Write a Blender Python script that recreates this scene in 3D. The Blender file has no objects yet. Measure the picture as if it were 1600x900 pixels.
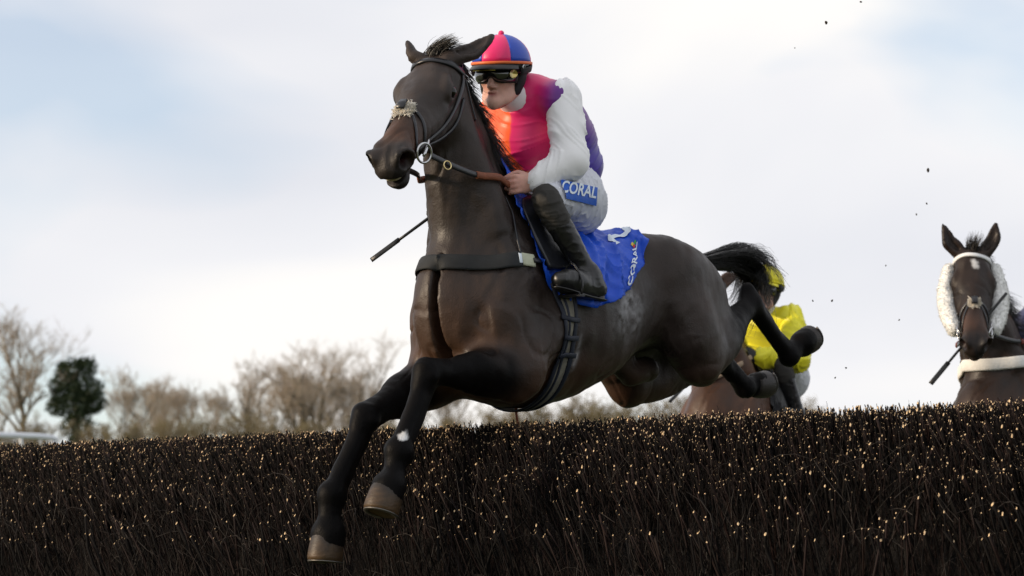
import bpy, bmesh, math, random
import numpy as np
import openvdb
from mathutils import Vector, Matrix, Euler

# ------------------------------------------------------------------ camera, sky, sun, exposure
scene = bpy.context.scene
COL = scene.collection
FPX, HORIZON, CAMZ = 3735.0, 880.0, 0.86            # focal length and horizon row in photo pixels (1600 wide)
PITCH = math.atan((HORIZON - 450.0) / FPX)
cam_d = bpy.data.cameras.new('camera')
cam_d.sensor_width = 36.0
cam_d.lens = 36.0 * FPX / 1600.0
cam_d.clip_start = 0.1
cam_d.clip_end = 3000.0
cam_d.dof.use_dof = True
cam_d.dof.focus_distance = 8.9
cam_d.dof.aperture_fstop = 4.5
cam = bpy.data.objects.new('camera', cam_d)
COL.objects.link(cam)
cam.location = (0, 0, CAMZ)
cam.rotation_euler = (math.radians(90) + PITCH, 0, 0)
scene.camera = cam

SUN_EL, SUN_AZ = math.radians(14), math.radians(256)   # azimuth clockwise from +Y: low sun, behind and left of the camera
world = bpy.data.worlds.new('World')
scene.world = world
world.use_nodes = True
wn, wl = world.node_tree.nodes, world.node_tree.links
wn.clear()
def wnode(t, **kw):
    n = wn.new(t)
    for k, v in kw.items():
        setattr(n, k, v)
    return n
wout = wnode('ShaderNodeOutputWorld')
sky = wnode('ShaderNodeTexSky', sky_type='NISHITA')
sky.sun_disc = False
sky.sun_elevation = SUN_EL
sky.sun_rotation = SUN_AZ
sky.air_density = 1.0
sky.dust_density = 0.2
sky.ozone_density = 2.6
bg_sky = wnode('ShaderNodeBackground')
bg_sky.inputs['Strength'].default_value = 0.15
wl.new(sky.outputs[0], bg_sky.inputs['Color'])
tc = wnode('ShaderNodeTexCoord')
def wnoise(scale, detail, rough, off, zs=2.2, dist=0.4):
    m = wnode('ShaderNodeMapping')
    m.inputs['Location'].default_value = off
    m.inputs['Scale'].default_value = (1, 1, zs)
    wl.new(tc.outputs['Generated'], m.inputs['Vector'])
    n = wnode('ShaderNodeTexNoise')
    n.inputs['Scale'].default_value = scale
    n.inputs['Detail'].default_value = detail
    n.inputs['Roughness'].default_value = rough
    n.inputs['Distortion'].default_value = dist
    wl.new(m.outputs[0], n.inputs['Vector'])
    return n
def wramp(src, stops):
    r = wnode('ShaderNodeValToRGB')
    e = r.color_ramp.elements
    while len(e) > 1:
        e.remove(e[-1])
    e[0].position, e[0].color = stops[0][0], (*stops[0][1], 1)
    for p, c in stops[1:]:
        x = e.new(p)
        x.color = (*c, 1)
    wl.new(src, r.inputs['Fac'])
    return r
n1 = wnoise(3.0, 4, 0.40, (3.1, 2.2, .8))
cloud_col = wramp(n1.outputs['Fac'], [(0.32, (0.53, 0.545, 0.60)), (0.42, (0.605, 0.615, 0.655)), (0.52, (0.68, 0.68, 0.70)), (0.62, (0.78, 0.76, 0.735))])
bg_cloud = wnode('ShaderNodeBackground')
bg_cloud.inputs['Strength'].default_value = 1.0
wl.new(cloud_col.outputs[0], bg_cloud.inputs['Color'])
n2 = wnoise(5.0, 4, 0.42, (4.4, .3, 2.5))
cover = wramp(n2.outputs['Fac'], [(0.34, (0.56, 0.56, 0.56)), (0.52, (1, 1, 1))])
wmix = wnode('ShaderNodeMixShader')
wl.new(cover.outputs[0], wmix.inputs[0])
wl.new(bg_sky.outputs[0], wmix.inputs[1])
wl.new(bg_cloud.outputs[0], wmix.inputs[2])
wl.new(wmix.outputs[0], wout.inputs['Surface'])

sun_d = bpy.data.lights.new('sun', 'SUN')
sun_d.energy = 3.0
sun_d.angle = math.radians(4)
sun_d.color = (1.0, 0.80, 0.58)
sun = bpy.data.objects.new('sun', sun_d)
COL.objects.link(sun)
sdir = Vector((math.sin(SUN_AZ) * math.cos(SUN_EL), math.cos(SUN_AZ) * math.cos(SUN_EL), math.sin(SUN_EL)))
sun.rotation_euler = (-sdir).to_track_quat('-Z', 'Y').to_euler()
sun.location = sdir * 60

scene.view_settings.view_transform = 'Standard'
scene.view_settings.look = 'None'
scene.view_settings.gamma = 1.0
scene.view_settings.exposure = 0.42
scene.view_settings.use_curve_mapping = False

RNG = np.random.default_rng(7)

# ------------------------------------------------------------------ helpers: photo geometry
_fw = np.array([0, math.cos(PITCH), math.sin(PITCH)])
_up = np.array([0, -math.sin(PITCH), math.cos(PITCH)])
_rt = np.array([1.0, 0, 0])
_C = np.array([0, 0, CAMZ])
def ray(x, y):
    d = _fw * FPX + _rt * (x - 800) + _up * (450 - y)
    return d / np.linalg.norm(d)
def at_depth(x, y, D):
    r = ray(x, y)
    return _C + r * (D / r[1])
class Frame:
    """a standing-horse frame: x forward, y to its left, z up from its hooves; optional nose-up pitch"""
    def __init__(s, O, yaw_deg, pitch_deg=0.0):
        a = math.radians(yaw_deg); p = math.radians(pitch_deg)
        f = np.array([-math.sin(a), -math.cos(a), 0.0]); l = np.array([math.cos(a), -math.sin(a), 0.0]); u = np.array([0, 0, 1.0])
        s.f = f * math.cos(p) + u * math.sin(p); s.l = l; s.u = u * math.cos(p) - f * math.sin(p)
        s.O = np.array(O, float)
        m = Matrix.Identity(4)
        for i in range(3):
            m[i][0], m[i][1], m[i][2], m[i][3] = s.f[i], s.l[i], s.u[i], s.O[i]
        s.M = m
    def w(s, h):
        h = np.asarray(h, float)
        return s.O + h[..., 0:1] * s.f + h[..., 1:2] * s.l + h[..., 2:3] * s.u
    def h(s, w):
        d = np.asarray(w, float) - s.O
        return np.stack([d @ s.f, d @ s.l, d @ s.u], -1)
    def px(s, x, y, yh):                 # where the pixel's ray meets the plane yh to the left of the horse's middle
        r = ray(x, y)
        t = ((s.O + s.l * yh - _C) @ s.l) / (r @ s.l)
        return s.h(_C + r * t)
def V3(*a): return np.array(a, float)
def nrm(v):
    v = np.asarray(v, float)
    return v / (np.linalg.norm(v, axis=-1, keepdims=True) + 1e-12)

# ------------------------------------------------------------------ helpers: objects
def tag(o, label=None, cat=None, group=None, kind=None):
    if label: o['label'] = label
    if cat: o['category'] = cat
    if group: o['group'] = group
    if kind: o['kind'] = kind
    return o
def empty(name, M=None, parent=None):
    o = bpy.data.objects.new(name, None)
    o.empty_display_size = 0.1
    COL.objects.link(o)
    if parent: o.parent = parent
    if M is not None: o.matrix_local = M
    return o
def fast_mesh(name, verts, quads=None, tris=None, ngons=None, smooth=True, midx=None):
    me = bpy.data.meshes.new(name)
    verts = np.asarray(verts, np.float32)
    parts, sizes = [], []
    for a in (quads, tris):
        if a is not None and len(a):
            a = np.asarray(a, np.int32); parts.append(a.ravel()); sizes.append(np.full(len(a), a.shape[1], np.int32))
    if ngons is not None and len(ngons):
        a = np.asarray(ngons, np.int32); parts.append(a.ravel()); sizes.append(np.full(len(a), a.shape[1], np.int32))
    loops = np.concatenate(parts); sizes = np.concatenate(sizes)
    me.vertices.add(len(verts)); me.vertices.foreach_set('co', verts.ravel())
    me.loops.add(len(loops)); me.loops.foreach_set('vertex_index', loops)
    me.polygons.add(len(sizes))
    starts = np.concatenate([[0], np.cumsum(sizes)[:-1]]).astype(np.int32)
    me.polygons.foreach_set('loop_start', starts)
    me.polygons.foreach_set('loop_total', sizes)
    if midx is not None: me.polygons.foreach_set('material_index', np.asarray(midx, np.int32))
    me.polygons.foreach_set('use_smooth', np.full(len(sizes), smooth, bool))
    me.update(calc_edges=True)
    me.validate()
    return me
def mobj(name, me, mats, parent=None, base=None):
    """one mesh object; base shifts its vertices so that the data is relative to the parent's base point"""
    if base is not None:
        me.transform(Matrix.Translation(-Vector(base)))
    o = bpy.data.objects.new(name, me)
    for m in (mats if isinstance(mats, (list, tuple)) else [mats]):
        me.materials.append(m)
    COL.objects.link(o)
    if parent: o.parent = parent
    return o
def set_col(me, cols, name='coat'):
    a = me.color_attributes.new(name, 'FLOAT_COLOR', 'POINT')
    c = np.ones((len(me.vertices), 4), np.float32); c[:, :3] = cols
    a.data.foreach_set('color', c.ravel())
def root_in(frame, name, base):
    """Empty standing at 'base' (frame coordinates), turned with the frame"""
    M = frame.M.copy()
    M.translation = Vector(frame.w(np.asarray(base, float)))
    return empty(name, M)

def vnoise(p, seed=0):
    p = np.asarray(p, np.float64)
    i = np.floor(p).astype(np.int64); f = p - i; f = f * f * (3 - 2 * f)
    def hsh(ix, iy, iz):
        h = (ix * 374761393 + iy * 668265263 + iz * 2147483647 + seed * 144269504088896) & 0xFFFFFFFF
        h = ((h ^ (h >> 13)) * 1274126177) & 0xFFFFFFFF
        h = ((h ^ (h >> 16)) * 2246822519) & 0xFFFFFFFF
        return ((h ^ (h >> 15)) & 0xFFFFFF) / float(0xFFFFFF)
    r = 0
    for dx in (0, 1):
        wx = f[:, 0] if dx else 1 - f[:, 0]
        for dy in (0, 1):
            wy = f[:, 1] if dy else 1 - f[:, 1]
            for dz in (0, 1):
                wz = f[:, 2] if dz else 1 - f[:, 2]
                r = r + hsh(i[:, 0] + dx, i[:, 1] + dy, i[:, 2] + dz) * wx * wy * wz
    return r * 2 - 1
def fbm(p, seed=0, oct=3):
    s, a, r = 1.0, 1.0, 0
    for o in range(oct):
        r = r + a * vnoise(p * s, seed + o); s *= 2.1; a *= 0.5
    return r

def catmull(P, n):
    P = np.asarray(P, float)
    if len(P) == 2:
        t = np.linspace(0, 1, n)[:, None]
        return P[0] * (1 - t) + P[1] * t
    Q = np.vstack([2 * P[0] - P[1], P, 2 * P[-1] - P[-2]])
    m = len(P) - 1
    t = np.linspace(0, m, n); i = np.minimum(t.astype(int), m - 1); u = (t - i)[:, None]
    p0, p1, p2, p3 = Q[i], Q[i + 1], Q[i + 2], Q[i + 3]
    return 0.5 * (2 * p1 + (p2 - p0) * u + (2 * p0 - 5 * p1 + 4 * p2 - p3) * u * u + (3 * p1 - p0 - 3 * p2 + p3) * u ** 3)

def tubes(P, R, sides=4, cap=False, flat=None):
    """P (n,m,3) polylines, R (n,m) radii -> verts, quads, cap polygons (end caps, one per tube)"""
    P = np.asarray(P, float); R = np.asarray(R, float)
    n, m, _ = P.shape
    T = np.gradient(P, axis=1); T = nrm(T)
    ref = np.where(np.abs(T[:, :1, 2:3]) > 0.85, np.array([1.0, 0.13, 0.0]), np.array([0.0, 0.1, 1.0]))
    ref = np.broadcast_to(ref, T.shape)
    U = nrm(np.cross(T, ref)); W = np.cross(T, U)
    a = np.arange(sides) * 2 * math.pi / sides
    ring = U[:, :, None, :] * np.cos(a)[None, None, :, None] + W[:, :, None, :] * np.sin(a)[None, None, :, None]
    Vv = P[:, :, None, :] + ring * R[:, :, None, None]
    idx = np.arange(n * m * sides).reshape(n, m, sides)
    j = (np.arange(sides) + 1) % sides
    q = np.stack([idx[:, :-1, :], idx[:, :-1, j], idx[:, 1:, j], idx[:, 1:, :]], -1).reshape(-1, 4)
    caps = idx[:, -1, :] if cap else None
    return Vv.reshape(-1, 3), q, caps
def tube_mesh(name, P, r, sides=10, n=None, closed=False):
    """one smooth tube along a polyline, capped at both ends"""
    P = np.asarray(P, float)
    if n: P = catmull(P, n)
    R = np.interp(np.linspace(0, 1, len(P)), np.linspace(0, 1, len(np.atleast_1d(r))), np.atleast_1d(r)) if np.ndim(r) else np.full(len(P), r)
    v, q, _ = tubes(P[None], R[None], sides)
    m = len(P)
    caps = [list(range(sides))[::-1], list(range((m - 1) * sides, m * sides))]
    return fast_mesh(name, v, q, ngons=np.array(caps))
def box_mesh(name, lo, hi, bev=0.0):
    bm = bmesh.new()
    bmesh.ops.create_cube(bm, size=1.0)
    lo = Vector(lo); hi = Vector(hi)
    for v in bm.verts:
        v.co = Vector(((v.co.x + .5) * (hi.x - lo.x) + lo.x, (v.co.y + .5) * (hi.y - lo.y) + lo.y, (v.co.z + .5) * (hi.z - lo.z) + lo.z))
    if bev: bmesh.ops.bevel(bm, geom=bm.edges[:], offset=bev, segments=2, affect='EDGES')
    me = bpy.data.meshes.new(name); bm.to_mesh(me); bm.free()
    return me
def ribbon(name, P, N, width, thick, closed=False):
    """strap along P with normals N: width (scalar or per point), rounded edges"""
    P = np.asarray(P, float); N = nrm(N); m = len(P)
    w = np.broadcast_to(np.asarray(width, float), (m,))
    if closed:
        T = np.roll(P, -1, 0) - np.roll(P, 1, 0)
    else:
        T = np.gradient(P, axis=0)
    B = nrm(np.cross(N, T))
    prof = [(-.5, 0.0), (-.5, .6), (-.36, 1.0), (0, 1.06), (.36, 1.0), (.5, .6), (.5, 0.0)]
    k = len(prof)
    Vv = np.stack([P + B * (w * a)[:, None] + N * (thick * b) for a, b in prof], 1)
    idx = np.arange(m * k).reshape(m, k)
    if closed: idx = np.vstack([idx, idx[:1]])
    j = (np.arange(k) + 1) % k
    q = np.stack([idx[:-1], idx[1:], idx[1:][:, j], idx[:-1][:, j]], -1).reshape(-1, 4)
    ng = None
    if not closed: ng = np.array([idx[0], idx[-1][::-1]])
    return fast_mesh(name, Vv.reshape(-1, 3), q, ngons=ng)

# ------------------------------------------------------------------ helpers: signed distance volumes -> one continuous skin
class Vol:
    B = 0.12
    def __init__(s, lo, hi, vox):
        s.lo = np.array(lo, float); s.vox = vox
        s.n = np.ceil((np.array(hi, float) - s.lo) / vox).astype(int) + 1
        s.a = np.full(s.n, s.B, np.float32)
    def _box(s, lo, hi):
        i0 = np.clip(np.floor((np.asarray(lo) - s.lo) / s.vox).astype(int), 0, s.n)
        i1 = np.clip(np.ceil((np.asarray(hi) - s.lo) / s.vox).astype(int) + 1, 0, s.n)
        return i0, i1
    def _xyz(s, i0, i1):
        ax = [(np.arange(i0[k], i1[k]) * s.vox + s.lo[k]).astype(np.float32) for k in range(3)]
        return ax[0][:, None, None], ax[1][None, :, None], ax[2][None, None, :]
    def _put(s, i0, i1, d, k, sub):
        sl = tuple(slice(i0[j], i1[j]) for j in range(3))
        a = s.a[sl]
        if sub:
            d = -d
            if k <= 0: s.a[sl] = np.maximum(a, d); return
            h = np.clip(.5 - .5 * (d - a) / -k * -1, 0, 1)
            h = np.clip(.5 + .5 * (d - a) / k, 0, 1)
            s.a[sl] = a * (1 - h) + d * h + k * h * (1 - h)
        else:
            if k <= 0: s.a[sl] = np.minimum(a, d); return
            h = np.clip(.5 + .5 * (d - a) / k, 0, 1)
            s.a[sl] = d * (1 - h) + a * h - k * h * (1 - h)
    def ell(s, c, r, R=None, k=0.03, sub=False):
        c = np.asarray(c, float); r = np.broadcast_to(np.asarray(r, float), (3,))
        m = max(r) + k + 0.06
        i0, i1 = s._box(c - m, c + m)
        if np.any(i1 <= i0): return
        X, Y, Z = s._xyz(i0, i1)
        x, y, z = X - c[0], Y - c[1], Z - c[2]
        if R is not None:
            R = np.asarray(R, float)          # rows are the ellipsoid's axes
            x, y, z = (R[0, 0] * x + R[0, 1] * y + R[0, 2] * z), (R[1, 0] * x + R[1, 1] * y + R[1, 2] * z), (R[2, 0] * x + R[2, 1] * y + R[2, 2] * z)
        k0 = np.sqrt((x / r[0]) ** 2 + (y / r[1]) ** 2 + (z / r[2]) ** 2)
        k1 = np.sqrt((x / r[0] ** 2) ** 2 + (y / r[1] ** 2) ** 2 + (z / r[2] ** 2) ** 2) + 1e-6
        s._put(i0, i1, k0 * (k0 - 1) / k1, k, sub)
    def chain(s, P, ru, rv=None, up=(0, 0, 1), k=0.03, egg=0.0, n=None, sub=False, ki=0.0):
        """swept tube: ru across, rv along 'up'; egg>0 narrows it towards 'up'"""
        P = np.asarray(P, float)
        ru = np.broadcast_to(np.asarray(ru, float), (len(P),)); rv = ru if rv is None else np.broadcast_to(np.asarray(rv, float), (len(P),))
        eg = np.broadcast_to(np.asarray(egg, float), (len(P),))
        if n:
            S = catmull(np.column_stack([P, ru, rv, eg]), n)
            P, ru, rv, eg = S[:, :3], S[:, 3], S[:, 4], S[:, 5]
        m = max(ru.max(), rv.max()) + k + 0.06
        I0, I1 = s._box(P.min(0) - m, P.max(0) + m)
        if np.any(I1 <= I0): return
        D = np.full(I1 - I0, s.B * 3, np.float32)
        up = np.asarray(up, float)
        for i in range(len(P) - 1):
            a, b = P[i], P[i + 1]
            mm = max(ru[i], ru[i + 1], rv[i], rv[i + 1]) + k + 0.06
            i0, i1 = s._box(np.minimum(a, b) - mm, np.maximum(a, b) + mm)
            X, Y, Z = s._xyz(i0, i1)
            T = b - a; L = np.linalg.norm(T)
            if L < 1e-6: continue
            T = T / L
            Vv = up - T * (up @ T); Vv = Vv / (np.linalg.norm(Vv) + 1e-9); U = np.cross(Vv, T)
            x, y, z = X - a[0], Y - a[1], Z - a[2]
            t0 = x * T[0] + y * T[1] + z * T[2]
            t = np.clip(t0, 0, L); e = t0 - t; t = t / L
            u = x * U[0] + y * U[1] + z * U[2]
            v = x * Vv[0] + y * Vv[1] + z * Vv[2]
            RU = ru[i] + (ru[i + 1] - ru[i]) * t; RV = rv[i] + (rv[i + 1] - rv[i]) * t
            if eg[i] or eg[i + 1]:
                E = eg[i] + (eg[i + 1] - eg[i]) * t
                RU = RU * np.clip(1 - E * v / RV, 0.25, 1.6)
            RE = np.minimum(RU, RV)
            ends = ((e < 0) & (i == 0)) | ((e > 0) & (i == len(P) - 2))
            RE = np.where(ends, RE, np.maximum(RU, RV))
            k0 = np.sqrt((u / RU) ** 2 + (v / RV) ** 2 + (e / RE) ** 2)
            k1 = np.sqrt((u / RU ** 2) ** 2 + (v / RV ** 2) ** 2 + (e / RE ** 2) ** 2) + 1e-6
            d = k0 * (k0 - 1) / k1
            sl = tuple(slice(i0[j] - I0[j], i1[j] - I0[j]) for j in range(3))
            if ki > 0:
                A = D[sl]; h = np.clip(.5 + .5 * (d - A) / ki, 0, 1)
                D[sl] = d * (1 - h) + A * h - ki * h * (1 - h)
            else:
                D[sl] = np.minimum(D[sl], d)
        s._put(I0, I1, D, k, sub)
    def sample(s, p):
        q = (np.asarray(p, float) - s.lo) / s.vox
        q = np.clip(q, 0, s.n - 1.001)
        i = q.astype(int); f = q - i
        r = 0
        for dx in (0, 1):
            for dy in (0, 1):
                for dz in (0, 1):
                    w = (f[:, 0] if dx else 1 - f[:, 0]) * (f[:, 1] if dy else 1 - f[:, 1]) * (f[:, 2] if dz else 1 - f[:, 2])
                    r = r + w * s.a[i[:, 0] + dx, i[:, 1] + dy, i[:, 2] + dz]
        return r
    def grad(s, p, h=None):
        h = h or s.vox * 1.5
        g = np.stack([s.sample(p + d) - s.sample(p - d) for d in np.eye(3) * h], -1) / (2 * h)
        return g
    def project(s, p, off=0.0, it=12, h=None):
        p = np.array(p, float)
        for _ in range(it):
            g = s.grad(p, h); gl = (g * g).sum(1) + 1e-3
            st = ((s.sample(p) - off) / gl)[:, None] * g
            l = np.linalg.norm(st, axis=1, keepdims=True)
            p -= st * np.minimum(1, 0.025 / (l + 1e-9)) * 0.9
        return p, nrm(s.grad(p, h))
    def march(s, o, d, off=0.0, tmax=0.7):
        """outermost crossing of the skin from o along d"""
        t = np.arange(0, tmax, s.vox * 0.5)
        v = s.sample(o + t[:, None] * np.asarray(d)) - off
        i = np.nonzero(v < 0)[0]
        return o + np.asarray(d) * (t[i[-1]] if len(i) else 0)
    def mesh(s, smooth=2, lam=0.5):
        g = openvdb.FloatGrid(s.B)
        g.copyFromArray(np.clip(s.a, -s.B, s.B))
        pts, quads = g.convertToQuads(0.0)
        pts = pts.astype(np.float64) * s.vox + s.lo
        quads = quads.astype(np.int64)[:, ::-1]
        if smooth:
            e = np.vstack([quads[:, [0, 1]], quads[:, [1, 2]], quads[:, [2, 3]], quads[:, [3, 0]]])
            e = np.vstack([e, e[:, ::-1]])
            cnt = np.bincount(e[:, 0], minlength=len(pts))[:, None]
            for it in range(smooth):
                for l in (lam, -lam * 0.9):
                    acc = np.stack([np.bincount(e[:, 0], weights=pts[e[:, 1], k], minlength=len(pts)) for k in range(3)], -1)
                    pts = pts + l * (acc / np.maximum(cnt, 1) - pts)
        return pts, quads
    def clip(s, fn):
        """cut with a half-space-like function of (X,Y,Z): positive is removed"""
        X, Y, Z = s._xyz(np.zeros(3, int), s.n)
        s.a = np.maximum(s.a, fn(X, Y, Z).astype(np.float32))
def vnormals(p, q):
    n = np.cross(p[q[:, 2]] - p[q[:, 0]], p[q[:, 3]] - p[q[:, 1]])
    N = np.stack([np.bincount(q.ravel(), weights=np.repeat(n[:, k], 4), minlength=len(p)) for k in range(3)], -1)
    return nrm(N)
def sstep(x, a, b):
    t = np.clip((x - a) / (b - a), 0, 1)
    return t * t * (3 - 2 * t)
def seg_dist(p, a, b):
    a = np.asarray(a, float); b = np.asarray(b, float)
    t = np.clip(((p - a) @ (b - a)) / ((b - a) @ (b - a)), 0, 1)
    return np.linalg.norm(p - (a + t[:, None] * (b - a)), axis=1), t

# ------------------------------------------------------------------ materials
def mat(name, base=(.5, .5, .5), rough=.6, spec=.4, metal=0.0, attr=None, noise=0.0, nscale=20.0, bump=0.0, bscale=80.0, bdist=0.01,
        sheen=0.0, coat=0.0, stretch=(1, 1, 1), rvar=0.0, hue2=None, aniso=0.0, sss=0.0, trans=0.0):
    m = bpy.data.materials.new(name)
    m.use_nodes = True
    nt = m.node_tree; N = nt.nodes; L = nt.links
    b = N['Principled BSDF']
    b.inputs['Roughness'].default_value = rough
    b.inputs['Specular IOR Level'].default_value = spec
    b.inputs['Metallic'].default_value = metal
    if sheen:
        b.inputs['Sheen Weight'].default_value = sheen; b.inputs['Sheen Roughness'].default_value = 0.4
    if coat:
        b.inputs['Coat Weight'].default_value = coat; b.inputs['Coat Roughness'].default_value = 0.15
    if sss:
        b.inputs['Subsurface Weight'].default_value = sss; b.inputs['Subsurface Radius'].default_value = (.012, .004, .002)
        b.inputs['Subsurface Scale'].default_value = 1.0
    if trans:
        b.inputs['Transmission Weight'].default_value = trans
    tcn = N.new('ShaderNodeTexCoord'); mp = N.new('ShaderNodeMapping'); mp.inputs['Scale'].default_value = stretch
    L.new(tcn.outputs['Object'], mp.inputs['Vector'])
    src = None
    if attr:
        an = N.new('ShaderNodeAttribute'); an.attribute_name = attr; src = an.outputs['Color']
    if noise or hue2:
        nz = N.new('ShaderNodeTexNoise'); nz.inputs['Scale'].default_value = nscale; nz.inputs['Detail'].default_value = 6; nz.inputs['Roughness'].default_value = .6
        L.new(mp.outputs[0], nz.inputs['Vector'])
        mr = N.new('ShaderNodeMapRange'); mr.inputs['From Min'].default_value = .3; mr.inputs['From Max'].default_value = .7
        L.new(nz.outputs['Fac'], mr.inputs['Value'])
        if hue2:
            mx = N.new('ShaderNodeMix'); mx.data_type = 'RGBA'
            L.new(mr.outputs[0], mx.inputs['Factor'])
            if src: L.new(src, mx.inputs['A'])
            else: mx.inputs['A'].default_value = (*base, 1)
            mx.inputs['B'].default_value = (*hue2, 1)
            src = mx.outputs['Result']
        else:
            mr.inputs['To Min'].default_value = 1 - noise; mr.inputs['To Max'].default_value = 1 + noise
            mx = N.new('ShaderNodeMix'); mx.data_type = 'RGBA'; mx.blend_type = 'MULTIPLY'; mx.inputs['Factor'].default_value = 1.0
            if src: L.new(src, mx.inputs['A'])
            else: mx.inputs['A'].default_value = (*base, 1)
            L.new(mr.outputs[0], mx.inputs['B'])
            src = mx.outputs['Result']
        if rvar:
            m2 = N.new('ShaderNodeMapRange'); m2.inputs['From Min'].default_value = .3; m2.inputs['From Max'].default_value = .7
            m2.inputs['To Min'].default_value = rough - rvar; m2.inputs['To Max'].default_value = rough + rvar
            L.new(nz.outputs['Fac'], m2.inputs['Value']); L.new(m2.outputs[0], b.inputs['Roughness'])
    if src: L.new(src, b.inputs['Base Color'])
    else: b.inputs['Base Color'].default_value = (*base, 1)
    if bump:
        bz = N.new('ShaderNodeTexNoise'); bz.inputs['Scale'].default_value = bscale; bz.inputs['Detail'].default_value = 5; bz.inputs['Roughness'].default_value = .6
        L.new(mp.outputs[0], bz.inputs['Vector'])
        bp = N.new('ShaderNodeBump'); bp.inputs['Strength'].default_value = bump; bp.inputs['Distance'].default_value = bdist
        L.new(bz.outputs['Fac'], bp.inputs['Height']); L.new(bp.outputs[0], b.inputs['Normal'])
    return m
M_COAT = mat('horse_coat', attr='coat', rough=.51, spec=.26, noise=.28, nscale=9, bump=.2, bscale=24, bdist=.012, rvar=.13)
def coat_detail(m):
    # fine hair grain and a net of raised veins under the thin skin
    N, L = m.node_tree.nodes, m.node_tree.links
    b = N['Principled BSDF']; first = b.inputs['Normal'].links[0].from_node
    tcn = [n for n in N if n.type == 'MAPPING'][0]
    hz = N.new('ShaderNodeTexNoise'); hz.inputs['Scale'].default_value = 190; hz.inputs['Detail'].default_value = 3
    L.new(tcn.outputs[0], hz.inputs['Vector'])
    vn = N.new('ShaderNodeTexNoise'); vn.inputs['Scale'].default_value = 7; vn.inputs['Detail'].default_value = 3; vn.inputs['Distortion'].default_value = 1.2
    L.new(tcn.outputs[0], vn.inputs['Vector'])
    sub = N.new('ShaderNodeMath'); sub.operation = 'SUBTRACT'; sub.inputs[1].default_value = .5; L.new(vn.outputs['Fac'], sub.inputs[0])
    ab = N.new('ShaderNodeMath'); ab.operation = 'ABSOLUTE'; L.new(sub.outputs[0], ab.inputs[0])
    mr = N.new('ShaderNodeMapRange'); mr.inputs['From Max'].default_value = .022; mr.inputs['To Min'].default_value = 1; mr.inputs['To Max'].default_value = 0
    L.new(ab.outputs[0], mr.inputs['Value'])
    b1 = N.new('ShaderNodeBump'); b1.inputs['Strength'].default_value = .10; b1.inputs['Distance'].default_value = .004
    L.new(mr.outputs[0], b1.inputs['Height']); L.new(first.outputs[0], b1.inputs['Normal'])
    b2 = N.new('ShaderNodeBump'); b2.inputs['Strength'].default_value = .35; b2.inputs['Distance'].default_value = .003
    L.new(hz.outputs['Fac'], b2.inputs['Height']); L.new(b1.outputs[0], b2.inputs['Normal'])
    L.new(b2.outputs[0], b.inputs['Normal'])
    # black points are matt, the brown coat shines
    an = [n for n in N if n.type == 'ATTRIBUTE'][0]
    lum = N.new('ShaderNodeRGBToBW'); L.new(an.outputs['Color'], lum.inputs[0])
    sm = N.new('ShaderNodeMapRange'); sm.inputs['From Min'].default_value = .003; sm.inputs['From Max'].default_value = .013
    sm.inputs['To Min'].default_value = .07; sm.inputs['To Max'].default_value = .32
    L.new(lum.outputs[0], sm.inputs['Value']); L.new(sm.outputs[0], b.inputs['Specular IOR Level'])
coat_detail(M_COAT)
M_HAIR = mat('black_horse_hair', (.006, .005, .005), rough=.38, spec=.5)
M_HAIR2 = mat('brown_horse_hair', (.012, .008, .006), rough=.42, spec=.4)
M_HOOF = mat('hoof_horn', attr='horn', rough=.5, spec=.4, noise=.4, nscale=14, bump=.25, bscale=30, stretch=(1, 1, 5))
M_HOOFD = mat('dark_hoof_horn', (.018, .013, .011), rough=.5, spec=.4, noise=.4, nscale=14, bump=.25, bscale=30, stretch=(1, 1, 5))
M_SHOE = mat('horseshoe_metal', (.16, .15, .14), rough=.5, metal=1.0)
M_EYE = mat('horse_eye', (.004, .003, .0025), rough=.06, spec=.45)
M_NOSTRIL = mat('nostril_lining', (.035, .008, .008), rough=.4)
M_TEETH = mat('horse_teeth', (.42, .36, .22), rough=.3, noise=.3, nscale=60)

# ------------------------------------------------------------------ the horses
def head_axes(hdir, hleft):
    U = nrm(hdir); L = nrm(np.asarray(hleft, float) - U * (np.asarray(hleft, float) @ U)); W = np.cross(U, L)
    if W[2] < 0: W = -W
    return U, L, W
def hoof_mesh(name, bottom, axis, toe, rad=.068, h=.112):
    """horn capsule: rings from coronet to sole, longer at the toe, flat heel"""
    a = nrm(axis); t = nrm(np.asarray(toe, float) - a * (np.asarray(toe, float) @ a)); l = np.cross(a, t)
    n = 22; rings = []
    for s, rr, sh in ((0, .86, -.006), (.12, .92, -.004), (.35, .97, 0), (.65, 1.0, .003), (.88, 1.0, .005), (.97, .97, .005), (1.0, .90, .004), (.97, .72, .003), (.93, .5, .0)):
        ring = []
        for i in range(n):
            an = 2 * math.pi * i / n
            ct, sn = math.cos(an), math.sin(an)
            rt_ = rad * rr * (1.10 if ct > 0 else .92)
            hh = h * (1.0 + .12 * ct)
            p = np.asarray(bottom) - a * hh * (1 - s) + t * (rt_ * ct + sh * (1 + .6 * ct)) + l * (rad * rr * .98 * sn)
            ring.append(p)
        rings.append(ring)
    v = np.array(rings).reshape(-1, 3); m = len(rings)
    idx = np.arange(m * n).reshape(m, n); j = (np.arange(n) + 1) % n
    q = np.stack([idx[:-1], idx[:-1][:, j], idx[1:][:, j], idx[1:]], -1).reshape(-1, 4)
    me = fast_mesh(name, v, q, ngons=np.array([idx[-1], idx[0][::-1]]))
    hh = np.repeat([0, .12, .35, .65, .88, .97, 1, .97, .93], n)[:, None] + .18 * vnoise(v * 45, 4)[:, None]
    t_ = sstep(hh, .25, .9)
    set_col(me, np.array([.020, .014, .010]) * (1 - t_) + np.array([.060, .034, .014]) * t_, 'horn')
    return me
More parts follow.
